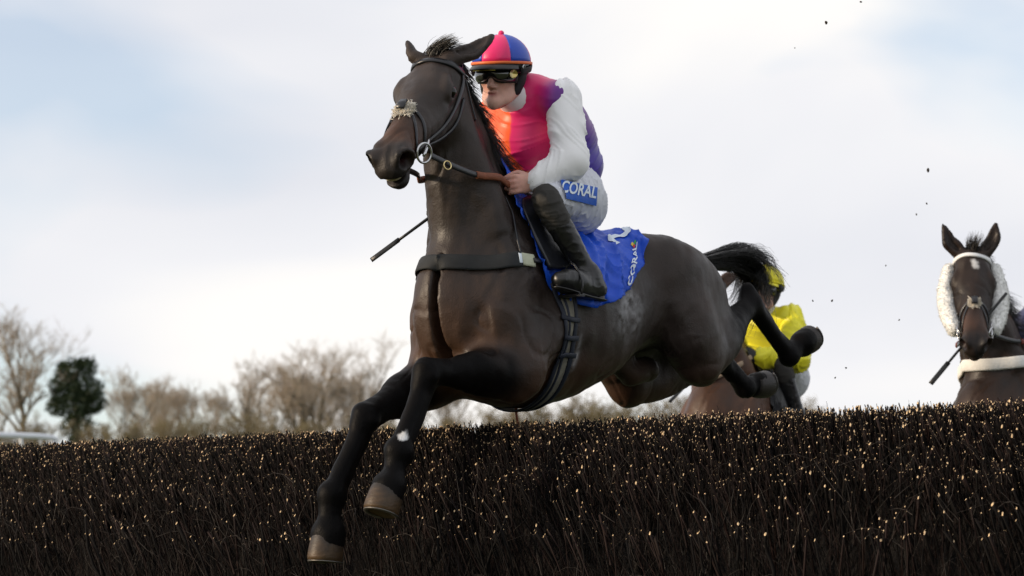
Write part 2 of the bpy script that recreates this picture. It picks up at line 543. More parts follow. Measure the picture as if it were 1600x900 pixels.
def shoe_mesh(name, bottom, axis, toe, rad=.066):
    a = nrm(axis); t = nrm(np.asarray(toe, float) - a * (np.asarray(toe, float) @ a)); l = np.cross(a, t)
    P = []
    for an in np.linspace(-2.35, 2.35, 24):
        P.append(np.asarray(bottom) + a * -.001 + t * (rad * .98 * math.cos(an) + .004) + l * rad * .9 * math.sin(an))
    P = np.array(P)
    return ribbon(name, P, np.tile(a, (len(P), 1)), .016, .005)

def build_horse(name, label, cat_group, frame, pose, vox, pal, hoof_mat, hair_mat, strands=1.0, seed=1):
    lo, hi = pose['box']
    v = Vol(lo, hi, vox)
    # trunk
    T = np.array([(.325, 0, 1.19, .10, .16, 0), (.29, 0, 1.19, .17, .25, .05), (.22, 0, 1.20, .215, .335, .2), (.05, 0, 1.215, .245, .395, .30),
                  (-.2, 0, 1.225, .27, .335, .15), (-.45, 0, 1.29, .262, .26, .08), (-.65, 0, 1.335, .235, .245, .05), (-.85, 0, 1.345, .20, .23, 0),
                  (-1.0, 0, 1.35, .145, .16, 0), (-1.08, 0, 1.345, .09, .10, 0)])
    v.chain(T[:, :3], T[:, 3], T[:, 4], k=0.0, egg=T[:, 5], n=40)
    # dock of the tail
    v.chain([(-.98, 0, 1.48), (-1.08, 0, 1.495), (-1.16, 0, 1.505)], [.05, .035, .025], k=.05)
    # neck
    Nk = np.array(pose['neck'])
    v.chain(Nk[:, :3], Nk[:, 3], Nk[:, 4], up=pose.get('neckup', (-1, 0, .35)), k=.07, egg=Nk[:, 5], n=26)
    # neck muscles: the brachiocephalic band down each side to the point of shoulder, windpipe ridge in front
    P1 = Nk[-2, :3]; 
    nm = Nk[len(Nk) // 2]
    fr = nrm(np.cross(np.array([0, 1.0, 0]), Nk[-1, :3] - Nk[0, :3]))
    if fr[0] < 0: fr = -fr
    v.chain([Nk[-1, :3] + fr * .055, nm[:3] + fr * nm[4] * .80, Nk[0, :3] + fr * Nk[0, 4] * .62 + V3(0, 0, .03)], [.045, .055, .075], k=.06, n=12)
    for s in (-1, 1):
        v.chain([Nk[-1, :3] + V3(0, s * .05, -.03), nm[:3] + V3(0, s * nm[3] * .75, 0) + fr * .04, (.27, s * .160, 1.37), (.32, s * .165, 1.20)], [.03, .045, .070, .05], k=.07, n=16)
        # shoulder blade, triceps, point of shoulder, breast
        v.chain([(.0, s * .105, 1.53), (.18, s * .185, 1.33), (.31, s * .180, 1.15)], [.04, .055, .055], [.11, .12, .085], up=(1, 0, .8), k=.05, n=12)
        v.chain([(-.02, s * .20, 1.30), (.13, s * .215, 1.10), (.22, s * .20, .985)], [.07, .085, .075], k=.04, n=10)
        v.ell((.31, s * .180, 1.16), (.085, .055, .15), k=.08)
        v.ell((.325, s * .118, 1.16), (.115, .100, .24), k=.03)
        v.ell((.335, s * .085, 1.02), (.085, .055, .12), k=.03)
        v.ell((.37, s * .11, .98), (.085, .07, .09), k=.04)
        # ribs and flank
        v.ell((-.16, s * .155, 1.20), (.33, .13, .25), k=.06)
        v.ell((-.58, s * .305, 1.29), (.09, .035, .14), k=.07, sub=True)
        # point of hip, rump
        v.ell((-.64, s * .215, 1.475), (.06, .045, .05), k=.07)
        v.chain([(-.56, s * .13, 1.46), (-.76, s * .155, 1.42), (-.94, s * .135, 1.35), (-1.05, s * .095, 1.25)], [.09, .125, .11, .075], k=.06, n=12)
    v.chain([(.45, .03, 1.34), (.455, .035, 1.22), (.44, .035, 1.10), (.42, .03, .97)], [.012, .018, .022, .026], np.array([.08, .12, .12, .10]) * pose.get('groove', .6), up=(1, 0, 0), k=.018, n=8, sub=True)
    # hind legs
    for s, key in ((1, 'hl'), (-1, 'hr')):
        st, hk, ft, hf, toe = [np.asarray(q, float) for q in pose[key]]
        thigh = V3(-.82, s * .17, 1.32)
        v.chain([(-.69, s * .18, 1.38), st * .55 + thigh * .45 + V3(.05, s * .01, 0), st + V3(.01, 0, .03)], [.115, .125, .085], [.14, .145, .09], up=(1, 0, 0), k=.07, n=12)
        v.ell((-.87, s * .155, 1.25), (.165, .11, .19), k=.05)
        g1 = st * .62 + hk * .38; g2 = st * .25 + hk * .75
        v.chain([(-.97, s * .12, 1.37), (-1.0, s * .14, 1.22), (st + hk) * .5 * .5 + V3(-1.0, s * .15, 1.15) * .5, g1 + V3(-.01, 0, .02)], [.09, .10, .085, .055], k=.05, n=12)
        v.chain([st, g1, g2, hk], [.085, .082, .05, .043], [.10, .095, .058, .05], up=hk - ft, k=.05, n=14)
        v.ell(st + V3(.03, 0, -.01), .06, k=.05)
        # hock with its point, tendon to it, cannon bone and tendon, fetlock, pastern
        back = nrm(nrm(hk - st) - nrm(ft - hk)); 
        sh = nrm(hk - ft); tend = nrm(back - sh * (back @ sh))
        v.ell(hk, .048, k=.03)
        ph = hk + sh * .045 + tend * .045
        v.chain([hk, ph], [.035, .026], k=.03)
        v.chain([g1 * .7 + g2 * .3 + tend * .03, g2 + tend * .045, ph], [.03, .018, .018], k=.03, n=8)
        v.chain([hk, hk * .6 + ft * .4, ft], [.042, .033, .038], k=.018, n=8)
        v.chain([ph - sh * .03, hk * .45 + ft * .55 + tend * .030, ft + tend * .024], [.025, .022, .027], k=.016, n=8)
        v.ell(ft, .043, k=.02); v.ell(ft + tend * .026, .034, k=.02)
        ax = nrm(hf - ft); cor = hf - ax * .07
        v.chain([ft, ft * .5 + cor * .5, cor], [.042, .038, .047], k=.02)
        v.chain([cor - ax * .012, cor + ax * .01], [.058, .056], k=.015)
    # fore legs
    for s, key in ((1, 'fl'), (-1, 'fr')):
        el, kn, ft, hf, toe = [np.asarray(q, float) for q in pose[key]]
        sh = V3(.27, s * .175, 1.12)
        v.chain([sh, el], [.085, .09], k=.10)
        m1 = el * .62 + kn * .38; m2 = el * .25 + kn * .75
        v.chain([el, m1, m2, kn], [.082, .074, .052, .05], [.10, .088, .056, .052], up=(0, 0, 1), k=.05, n=12)
        fa = nrm(kn - el); ca = nrm(ft - kn)
        front = nrm(fa - ca + 1e-3 * V3(1, 0, 0))
        front = nrm(front - ca * (front @ ca))
        if 'ffront' in pose: front = nrm(np.asarray(pose['ffront']) - ca * (np.asarray(pose['ffront']) @ ca))
        v.ell(m1 + V3(0, s * .03, .02), (.10, .05, .055), R=np.array([fa, np.cross(V3(0, 0, 1), fa), np.cross(fa, np.cross(V3(0, 0, 1), fa))]), k=.04)
        v.ell(kn + front * .010, .049, k=.02); v.ell(kn + ca * .045 + front * .006, .042, k=.02); v.ell(kn - fa * .05 + front * .012, .042, k=.02)
        for e_ in (-1, 1): v.ell(kn + ca * .02 + np.cross(front, ca) * e_ * .030, .030, k=.012)
        v.ell(kn - front * .045 + ca * .015, .024, k=.015)
        v.chain([kn, kn * .55 + ft * .45, ft], [.041, .0325, .038], k=.018, n=8)
        v.chain([kn - front * .032 + ca * .03, kn * .5 + ft * .5 - front * .034, ft - front * .026], [.025, .0225, .028], k=.014, n=8)
        v.ell(ft, .047, k=.02); v.ell(ft - front * .028, .037, k=.02)
        ax = nrm(hf - ft); cor = hf - ax * .088
        v.chain([ft, ft * .5 + cor * .5, cor], [.043, .040, .051], k=.02)
        v.chain([cor - ax * .012, cor + ax * .012], [.064, .062], k=.015)
    # sheath
    v.chain([(-.56, 0, 1.045), (-.66, 0, 1.0), (-.76, 0, 1.02)], [.045, .055, .05], k=.06)
    # head
    po = np.asarray(pose['poll'], float); U, L, W = head_axes(pose['hdir'], pose['hleft'])
    HS = pose.get('hs', 1.14)
    hp = lambda u, l, w: po + (U * u + L * l + W * w) * HS
    R = np.array([U, L, W])
    def hell(c, r, R_=None, k=.03, sub=False): v.ell(c, np.asarray(r) * HS, R_, k, sub)
    def hchain(P, ru, rv=None, up=None, k=.03, n=None, sub=False): v.chain(P, np.asarray(ru) * HS, None if rv is None else np.asarray(rv) * HS, W if up is None else up, k, 0.0, n, sub)
    S = [(-.01, -.075, .066, .075), (.07, -.095, .086, .105), (.14, -.113, .091, .128), (.20, -.113, .090, .124), (.28, -.098, .081, .102), (.36, -.080, .067, .080),
         (.44, -.068, .058, .068), (.51, -.066, .056, .061), (.555, -.074, .051, .051), (.58, -.080, .041, .040)]
    hchain([hp(a, 0, b) for a, b, _, _ in S], [c for _, _, c, _ in S], [d for _, _, _, d in S], up=W, k=.035, n=26)
    hell(hp(.145, 0, -.042), (.14, .098, .052), R, k=.03)                       # forehead
    hchain([hp(.20, 0, -.026), hp(.36, 0, -.030), hp(.50, 0, -.036)], [.045, .034, .028], [.028, .028, .026], up=W, k=.02)   # nasal bone
    for s in (-1, 1):
        hell(hp(.13, s * .058, -.150), (.10, .03, .095), R, k=.03)          # jowl
        hell(hp(.140, s * .086, -.034), (.055, .020, .030), R, k=.02)          # brow
        hell(hp(.162, s * .090, -.054), (.042, .017, .032), R, k=.02)
        hchain([hp(.127, s * .097, -.050), hp(.155, s * .103, -.032), hp(.192, s * .096, -.046)], [.008, .010, .007], k=.012, n=8)         # lids
        hell(hp(.162, s * .109, -.053), (.027, .017, .0165), R, k=.006, sub=True)
        hchain([hp(.225, s * .072, -.085), hp(.36, s * .052, -.074)], [.014, .010], k=.035)    # facial crest
        hell(hp(.105, s * .098, -.045), (.035, .014, .02), R, k=.04, sub=True)  # hollow above the eye
        hell(hp(.535, s * .040, -.050), (.062, .027, .040), R, k=.02)          # wing of the nostril
        nd = nrm(U * .62 + L * s * .75 - W * .12); nR = np.array([nd, nrm(np.cross(W, nd)), np.cross(nd, nrm(np.cross(W, nd)))])
        nc = hp(.566, s * .056, -.056)
        hell(nc, (.018, .041, .042), nR, k=.014)                                # rim
        hell(nc + nd * .012, (.032, .029, .032), nR, k=.010, sub=True)
        hell(nc - nd * .020, (.030, .014, .016), nR, k=.008, sub=True)
    hell(hp(.580, 0, -.090), (.038, .048, .032), R, k=.02)                      # upper lip
    hell(hp(.550, 0, -.138), (.048, .040, .025), R, k=.02)                      # lower lip
    hell(hp(.500, 0, -.120), (.035, .030, .024), R, k=.025)                      # chin groove
    op = pose.get('mouth', .006)
    hchain([hp(.47, 0, -.106), hp(.54, 0, -.115), hp(.62, 0, -.121)], [.06, .06, .06], [op * .6, op, op * 1.5], up=W, k=.006, sub=True)
    # ears: hollow blades
    for s, key in ((1, 'earl'), (-1, 'earr')):
        tip, mid, face = [np.asarray(q, float) for q in pose[key]]
        b0 = hp(.012, s * .048, -.012)
        d = nrm(tip - b0); fc = nrm(face - d * (face @ d))
        v.chain([b0, b0 * .45 + mid * .55, mid, mid * .45 + tip * .55, tip], [.036, .040, .038, .024, .006], [.034, .030, .026, .018, .006], up=fc, k=.018, n=16)
        c0 = b0 * .55 + mid * .45 + fc * .026; c1 = mid + fc * .024; c2 = mid * .35 + tip * .65 + fc * .016
        v.chain([c0, c1, c2], [.016, .024, .010], [.022, .020, .010], up=fc, k=.008, n=8, sub=True)
    pts, quads = v.mesh(3)
    VN = vnormals(pts, quads)
    wv = pts + .05 * np.stack([vnoise(pts * 5, 60 + k_) for k_ in range(3)], 1)
    vein = np.exp(-(vnoise(wv * np.array([9, 9, 6.5]), 71) / .085) ** 2)
    area = sstep(pts[:, 0], -.1, .15) * sstep(pts[:, 2], .86, 1.0) * sstep(-pts[:, 2], -1.95, -1.7) + .7 * sstep(-pts[:, 2], -1.15, -1.0) * sstep(-pts[:, 0], -.1, .1)
    relief = .0055 * vein * np.clip(area, 0, 1) + .0045 * fbm(pts * np.array([14, 14, 9]), 80, 2)
    striae = fbm(wv * np.array([26, 26, 5.5]), 90, 2) * sstep(pts[:, 2], 1.2, 1.5) * sstep(pts[:, 0], .05, .2)
    relief += .0030 * striae
    crease = (1 - np.abs(vnoise(wv * np.array([34, 12, 9]), 95))) ** 8
    for cc, rr in (((.14, 1.06), .13), ((.30, 1.30), .12), ((-.60, 1.12), .12), ((.22, .95), .10)):
        relief -= .0045 * crease * np.exp(-(((pts[:, 0] - cc[0]) ** 2 + (pts[:, 2] - cc[1]) ** 2) / rr ** 2))
    rib = np.sin((pts[:, 0] + .22 * (1.3 - pts[:, 2])) * 62) * sstep(pts[:, 0], -.42, -.3) * sstep(-pts[:, 0], .0, .1) * sstep(-np.abs(pts[:, 2] - 1.15), -.2, -.08)
    relief += .0016 * rib
    pts = pts + VN * relief[:, None]
    me = fast_mesh('body', pts, quads)
    # pigment: bay body, black points, tan muzzle, foam behind the saddle cloth
    body, dark, tan = np.array(pal['body']), np.array(pal['dark']), np.array(pal['tan'])
    n1_ = fbm(pts * 3.0, seed)[:, None]
    col = body * (1 + .25 * n1_)
    und = sstep(-pts[:, 2], -1.10, -.86) * (pts[:, 0] < .5)
    warm = np.clip(und + .8 * np.exp(-((pts[:, 0] - .47) ** 2 / .02 + (pts[:, 2] - 1.08) ** 2 / .03)), 0, 1)[:, None]
    col = col * (1 - warm) + np.array(pal['warm']) * warm
    m = np.zeros(len(pts))
    for key in ('fl', 'fr', 'hl', 'hr'):
        a, b, c, d, _ = [np.asarray(q, float) for q in pose[key]]
        rr = .13
        d1, t1 = seg_dist(pts, a, b); d2, _ = seg_dist(pts, b, c); d3, _ = seg_dist(pts, c, d)
        m = np.maximum(m, sstep(t1 + .2 * n1_[:, 0], *((-.20, .25) if key[0] == 'f' else (.2, .6))) * sstep(-d1, -.135, -.08))
        m = np.maximum(m, sstep(-np.minimum(d2, d3), -.13, -.08))
    m = np.maximum(m, np.exp(-(pts[:, 1] / .03) ** 2) * sstep(pts[:, 2], 1.45, 1.5) * sstep(-pts[:, 0], .4, .6) * .9)    # dorsal stripe
    hu = (pts - po) @ U / HS; hl = (pts - po) @ L / HS; hw = (pts - po) @ W / HS
    inhead = (hu > -.05) & (hu < .7) & (np.abs(hl) < .14) & (hw > -.28) & (hw < .25)
    col = col * (1 - m[:, None]) + dark * m[:, None]
    tm = (np.exp(-((hu - .46) ** 2 / .004 + (hw + .05) ** 2 / .006)) * inhead)[:, None]
    col = col * (1 - tm * .9) + tan * tm * .9
    nz = (sstep(hu, .50, .555) * inhead)[:, None] * (.75 + .25 * np.sign(np.sin(hl * 60)))[:, None] * 1.0
    col = col * (1 - nz) + np.array(pal['nose']) * nz
    nstr = np.max([np.exp(-(((hu - .553) / .022) ** 2 + ((hl - s * .042) / .018) ** 2 + ((hw + .056) / .02) ** 2)) for s in (-1, 1)], 0)[:, None] * inhead[:, None]
    col = col * (1 - nstr) + np.array((.03, .007, .007)) * nstr
    if pal.get('star'):
        su, sl_, sr = pal['star']
        dn = np.hypot((hu - su) / sr, (hl - sl_) / (sr * .8)) + .45 * vnoise(pts * 60, 5)
        stm = ((1 - sstep(dn, .45, 1.0)) * inhead * (hw > -.05))[:, None]
        col = col * (1 - stm) + .62 * stm
    if pal.get('foam'):
        for c, r in pal['foam']:
            c = np.array(c); r = np.array(r)
            q = (pts - c) / r
            w = np.exp(-(q ** 2).sum(1)) * np.clip(.5 + .55 * fbm(pts * 55, 9, 3), 0, 1.0) * np.clip(.9 + .7 * vnoise(pts * 16, 12), 0, 1.2)
            w = np.clip(w, 0, .9)[:, None] * (pts[:, 1:2] > 0)
            col = col * (1 - w) + np.array((.40, .40, .42)) * w
    if pal.get('spot'):
        c, r = pal['spot']
        w = (1 - sstep(np.linalg.norm(pts - np.array(c), axis=1) / r + .5 * vnoise(pts * 60, 8), .6, 1.0))[:, None]
        col = col * (1 - w) + .6 * w
    # head itself a shade darker than the tan of the muzzle
    set_col(me, np.clip(col, .002, 1))
    base = V3(0, 0, pose.get('base', .2))
    root = root_in(frame, name, base)
    tag(root, label, 'horse', cat_group)
    mobj('body', me, M_COAT, root, base)
    for s in (-1, 1):
        c = hp(.162, s * .092, -.052)
        bm = bmesh.new(); bmesh.ops.create_uvsphere(bm, u_segments=20, v_segments=12, radius=.0262 * HS / 1.14)
        e = bpy.data.meshes.new('eye'); bm.to_mesh(e); bm.free()
        for p in e.polygons: p.use_smooth = True
        e.transform(Matrix.Translation(Vector(c)))
        mobj('eye', e, M_EYE, root, base)
    if pose.get('teeth'):
        bm = bmesh.new(); bmesh.ops.create_uvsphere(bm, u_segments=18, v_segments=10, radius=1)
        e = bpy.data.meshes.new('teeth'); bm.to_mesh(e); bm.free()
        M4 = Matrix.Identity(4); cc = hp(.568, 0, -.117)
        for k_, (ax_, sc_) in enumerate(((U, .030), (L, .033), (W, .0075))):
            for i_ in range(3): M4[i_][k_] = float(ax_[i_] * sc_)
        for i_ in range(3): M4[i_][3] = float(cc[i_])
        e.transform(M4); mobj('teeth', e, M_TEETH, root, base)
    for key in ('fl', 'fr', 'hl', 'hr'):
        a, b, c, d, toe = [np.asarray(q, float) for q in pose[key]]
        h = mobj('hoof', hoof_mesh('hoof', d, d - c, toe, .063 if key[0] == 'f' else .058), hoof_mat if key[0] == 'f' else M_HOOFD, root, base)
        mobj('horseshoe', shoe_mesh('horseshoe', d, d - c, toe, .061 if key[0] == 'f' else .056), M_SHOE, h, base)
    # hair
    rg = np.random.default_rng(seed)
    def hair(nm_, P, r, mt):
        R_ = np.linspace(1, .25, P.shape[1])[None] * r[:, None]
        vv, q, _ = tubes(P, R_, 3)
        mobj(nm_, fast_mesh(nm_, vv, q), mt, root, base)
    n = int(2600 * strands)
    t = rg.random(n)
    crest = catmull(np.vstack([po + U * -.03 + W * .0, [c[:3] + nrm(np.asarray(pose.get('neckup', (-1, 0, .35)))) * c[4] * .93 for c in Nk[::-1][1:]]]), 60)
    i = t * 58.9; i0 = i.astype(int); f = (i - i0)[:, None]
    rt_ = crest[i0] * (1 - f) + crest[i0 + 1] * f + rg.normal(0, .010, (n, 3))
    rt_, _ = v.project(rt_, -.004, 6)
    md = np.asarray(pose.get('mane_dir', (-.55, -.35, -.1)))
    ln = rg.uniform(.04, .095, n) * (.5 + .8 * np.sin(np.clip(t, .0, 1) * 3.0))
    clump = np.stack([vnoise(np.stack([t * 26, np.full(n, k * 7.3), np.zeros(n)], 1), 3) for k in range(3)], 1)
    d = nrm(md + .38 * clump + rg.normal(0, .10, (n, 3)))
    s_ = np.linspace(0, 1, 6)
    P = rt_[:, None] + d[:, None] * (ln[:, None] * s_)[..., None] + np.array(pose.get('mane_fall', (-.25, 0, -.5))) * (ln[:, None] * s_ ** 2)[..., None] * .7
    hair('mane', P, rg.uniform(.0011, .0022, n), hair_mat)
    n = int(420 * strands)
    rt_ = hp(.0, 0, .005) + rg.normal(0, 1, (n, 3)) * np.array([.012, .02, .01])
    fl = np.asarray(pose.get('forelock', V3(-.2, .3, .6)))
    d = nrm(fl + rg.normal(0, .22, (n, 3))); ln = rg.uniform(.03, .085, n)
    P = rt_[:, None] + d[:, None] * (ln[:, None] * s_)[..., None] + np.asarray(pose.get('forelock_fall', (0, .3, -.3))) * (ln[:, None] * s_ ** 2)[..., None]
    hair('forelock', P, rg.uniform(.001, .002, n), hair_mat)
    n = int(1800 * strands)
    cl = catmull(pose['tail'], 40)
    off = rg.normal(0, 1, (n, 3)); start = rg.uniform(0, .30, n); end = np.clip(start + rg.uniform(.45, .9, n), 0, 1)
    end = np.where(rg.random(n) < .3, rg.uniform(.8, 1.0, n), end)
    kk = np.linspace(0, 1, 10)
    tt = start[:, None] + (end - start)[:, None] * kk
    ii = np.clip(tt * 38.9, 0, 38.9); i0 = ii.astype(int); f = (ii - i0)[..., None]
    C_ = cl[i0] * (1 - f) + cl[i0 + 1] * f
    spread = np.asarray(pose.get('tail_spread', (.05, .045, .07)))
    grp = rg.integers(0, 46, n); gof = rg.normal(0, 1, (46, 3))
    o2 = (.85 * gof[grp] + .22 * off) * spread
    P = C_ + o2[:, None] * (.16 + 1.15 * tt ** 1.4)[..., None] + np.stack([np.sin(kk * 5 + gof[grp, :1] * 3), np.cos(kk * 4 + gof[grp, 1:2] * 3), np.sin(kk * 6 + gof[grp, 2:3] * 3)], -1) * .026 * kk[None, :, None]
    hair('tail', P, rg.uniform(.0009, .0018, n), hair_mat)
    return dict(vol=v, root=root, hp=hp, R=R, po=po, U=U, L=L, W=W, base=base)
# ------------------------------------------------------------------ the leading horse, in mid-air over the fence
_w = at_depth(818, 318, 9.3)
F1 = Frame(_w - V3(0, 0, 1.63), 42)
px = F1.px
pose1 = dict(
    box=((-1.85, -.42, .12), (1.12, .42, 2.42)), base=.2,
    neck=[(.15, 0, 1.36, .165, .30, .25), (.245, 0, 1.53, .125, .235, .3), (.325, 0, 1.70, .10, .18, .3), (.385, 0, 1.86, .082, .14, .3), (.435, 0, 1.99, .072, .112, .25), (.47, 0, 2.065, .062, .088, .2)],
    neckup=(-1, 0, .35),
    poll=(.505, 0, 2.14), hdir=(.69, .265, -.675), hleft=(-.36, .93, 0), hs=1.11,
    fl=((.27, .20, .93), (.715, .17, .915), (.864, .17, .622), (.943, .17, .398), (1, 0, .2)),
    fr=((.32, -.19, .92), (.708, -.15, .768), (.884, -.15, .475), (.907, -.15, .23), (1, 0, .1)),
    hl=((-.84, .22, 1.04), (-1.285, .15, 1.325), (-1.577, .14, 1.125), (-1.753, .14, 1.225), (-.3, 0, -1)),
    hr=((-.90, -.20, .975), (-1.432, -.13, 1.108), (-1.613, -.12, .994), (-1.775, -.12, 1.035), (-.3, 0, -1)),
    earl=(px(770, 56, .14), px(740, 80, .10), V3(.9, .2, .2)),
    earr=(px(636, 64, -.10), px(644, 88, -.08), V3(.6, -.8, .1)),
    mouth=.011, teeth=True, groove=1.0, mane_dir=(-.30, .14, -.35), mane_fall=(-.15, .20, -.7), forelock=(-.1, .25, .9), forelock_fall=(-.1, .8, -.3),
    tail=[(-.97, 0, 1.535), px(1090, 408, 0), px(1125, 402, 0), px(1155, 402, 0), px(1176, 418, 0), px(1180, 445, 0), px(1170, 466, 0)],
    tail_spread=(.06, .05, .055),
)
pal1 = dict(body=(.029, .0205, .0172), dark=(.0032, .0028, .0030), tan=(.075, .030, .014), nose=(.012, .0095, .009), warm=(.058, .028, .015),
            foam=[((-.30, .30, 1.22), (.085, .2, .095)), ((-.02, .30, 1.02), (.012, .2, .06))], spot=(px(629, 681, .195), .022))
H1 = build_horse('racehorse', 'dark bay racehorse with black legs leaping over the brush fence', None, F1, pose1, .0078, pal1, M_HOOF, M_HAIR, 1.0, 3)
# ------------------------------------------------------------------ the setting
M_GRASS = mat('turf', (.045, .075, .018), rough=.8, noise=.5, nscale=3, bump=.6, bscale=60, bdist=.03, hue2=(.085, .085, .03))
def terrain(x, y):
    z = np.interp(y, [-400, 15, 22, 40, 100, 160, 230, 400, 2500], [0, 0, .42, 1.75, 4.5, 6.9, 7.8, 7.8, 7.8])
    return z + .25 * np.sin(x * .021 + 1.3) * sstep(np.asarray(y, float), 30, 120)
gx = np.unique(np.concatenate([np.linspace(-2500, 2500, 41), np.linspace(-60, 60, 61)]))
gy = np.unique(np.concatenate([np.linspace(-400, 2500, 30), np.linspace(-10, 240, 126)]))
GX, GY = np.meshgrid(gx, gy, indexing='ij')
GZ = terrain(GX, GY)
gi = np.arange(GX.size).reshape(GX.shape)
gme = fast_mesh('ground', np.stack([GX, GY, GZ], -1).reshape(-1, 3), np.stack([gi[:-1, :-1], gi[1:, :-1], gi[1:, 1:], gi[:-1, 1:]], -1).reshape(-1, 4))
tag(mobj('ground', gme, M_GRASS), kind='structure')

# ------------------------------------------------------------------ the brush fence: packed birch, trimmed top
FA, FB = at_depth(0, 690, 10.69)[:2], at_depth(1600, 618, 7.74)[:2]
FE = nrm(FB - FA); FN = np.array([FE[1], -FE[0]]);
if FN[1] > 0: FN = -FN                                    # towards the landing side and the camera
FO = FA.copy()
FTOP = 1.40
S0, S1 = -3.0, 7.2
def fpt(s, d, z):
    s, d, z = np.broadcast_arrays(np.asarray(s, float), np.asarray(d, float), np.asarray(z, float))
    return np.stack([FO[0] + FE[0] * s + FN[0] * d, FO[1] + FE[1] * s + FN[1] * d, z], -1)
M_BARK = mat('birch_bark', (.0024, .0016, .0014), rough=.8, spec=.15, noise=.6, nscale=5)
M_BARK2 = mat('red_birch_bark', (.0095, .0034, .0025), rough=.7, spec=.2, noise=.5, nscale=7)
M_BARK3 = mat('grey_dry_twig', (.028, .021, .017), rough=.6, noise=.4, nscale=9)
M_CUT = mat('cut_wood', (.70, .50, .29), rough=.7, noise=.35, nscale=40)
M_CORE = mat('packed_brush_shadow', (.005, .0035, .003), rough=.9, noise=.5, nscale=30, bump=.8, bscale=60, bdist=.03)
fence = empty('brush_fence', Matrix.Translation(Vector(fpt((S0 + S1) / 2, -.45, 0))))
tag(fence, 'wide dark birch brush steeplechase fence with pale cut twig ends', 'fence')
FB0 = np.array(fence.location)
def top_z(d):                                             # trimmed profile: d>0 towards the camera
    return np.interp(d, [-1.3, -.9, -.5, -.12, 0, .10, .2, .28], [.35, .95, 1.34, FTOP - .005, FTOP - .01, FTOP - .10, FTOP - .26, FTOP - .42])
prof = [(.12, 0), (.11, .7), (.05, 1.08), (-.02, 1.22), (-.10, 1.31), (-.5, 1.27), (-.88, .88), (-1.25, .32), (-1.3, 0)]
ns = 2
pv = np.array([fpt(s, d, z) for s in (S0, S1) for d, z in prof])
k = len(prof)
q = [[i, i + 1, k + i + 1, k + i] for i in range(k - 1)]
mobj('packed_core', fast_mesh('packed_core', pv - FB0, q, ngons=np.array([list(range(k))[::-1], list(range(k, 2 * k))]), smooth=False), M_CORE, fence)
rg = np.random.default_rng(11)
def lean_of(s):
    return -.30 + .20 * sstep(s, 0, 5.0)                   # the bundles lean up and to the left
def stems(n, rlo, rhi, dlo, dhi, seg, curl, short=None, sd=0, dbias=1.0, inward=(.05, .06)):
    g = np.random.default_rng(sd)
    s = g.uniform(S0, S1, n)
    d = dlo + (dhi - dlo) * g.random(n) ** dbias
    zt = top_z(d) + np.minimum(g.normal(-.008, .009, n), .006) - np.abs(g.normal(0, .02, n))
    ln = zt - .02 if short is None else np.minimum(zt - .02, g.uniform(*short, n))
    le = lean_of(s) + g.normal(0, .17, n) + .12 * np.sin(s * 3.1 + 1); ld = g.normal(*inward, n)
    t = np.linspace(0, 1, seg)
    down = 1 - t                                            # from bottom to tip
    zz = zt[:, None] - ln[:, None] * down
    ph = g.uniform(0, 6.3, (n, 2)); fq = g.uniform(1.5, 4, n)[:, None]
    wob = curl * ln[:, None] * np.sin(ph[:, :1] + fq * down * 2) ; wob2 = curl * .6 * ln[:, None] * np.sin(ph[:, 1:] + fq * down * 2)
    P = fpt(s[:, None] - le[:, None] * ln[:, None] * down + wob - wob[:, -1:], np.minimum(d[:, None] + ld[:, None] * ln[:, None] * down + wob2 - wob2[:, -1:], .36), zz)
    r = (rlo + (rhi - rlo) * g.random(n) ** 2.6)[:, None] * np.linspace(1.25, .9, seg)[None]
    return P, r, g
# stems with cut ends
def stem_mesh(nm_, P, r, sides, cut_frac, g, red):
    v, q, caps = tubes(P, r, sides, cap=True)
    n = len(P)
    ring = v[caps]; c_ = ring.mean(1, keepdims=True); cn = nrm(np.column_stack([np.tile(FN, (n, 1)) + g.normal(0, .5, (n, 2)), np.zeros(n)]))
    ring[..., 2] -= ((ring - c_) * cn[:, None]).sum(-1) * g.uniform(.4, 2.2, n)[:, None]
    v[caps] = ring
    per = (P.shape[1] - 1) * sides
    mi = np.repeat((g.random(n) < red).astype(int), per)
    cm = np.where(g.random(n) < cut_frac, 2, 0)
    if sides == 4: return fast_mesh(nm_, v, np.vstack([q, caps]), midx=np.concatenate([mi, cm]))
    return fast_mesh(nm_, v, q, ngons=caps, midx=np.concatenate([mi, cm]))
P, r, g = stems(14000, .0010, .0048, -.10, .30, 4, .018, sd=21, dbias=3.0, short=(.08, .4), inward=(-.28, .14))
mobj('cut_stems', stem_mesh('cut_stems', P - FB0, r, 4, .85, g, .3), [M_BARK, M_BARK2, M_CUT], fence)['kind'] = 'stuff'
P, r, g = stems(6000, .002, .0045, -1.0, -.08, 3, .02, short=(.15, .4), sd=22)
mobj('far_side_stems', stem_mesh('far_side_stems', P - FB0, r, 4, .6, g, .25), [M_BARK, M_BARK2, M_CUT], fence)['kind'] = 'stuff'
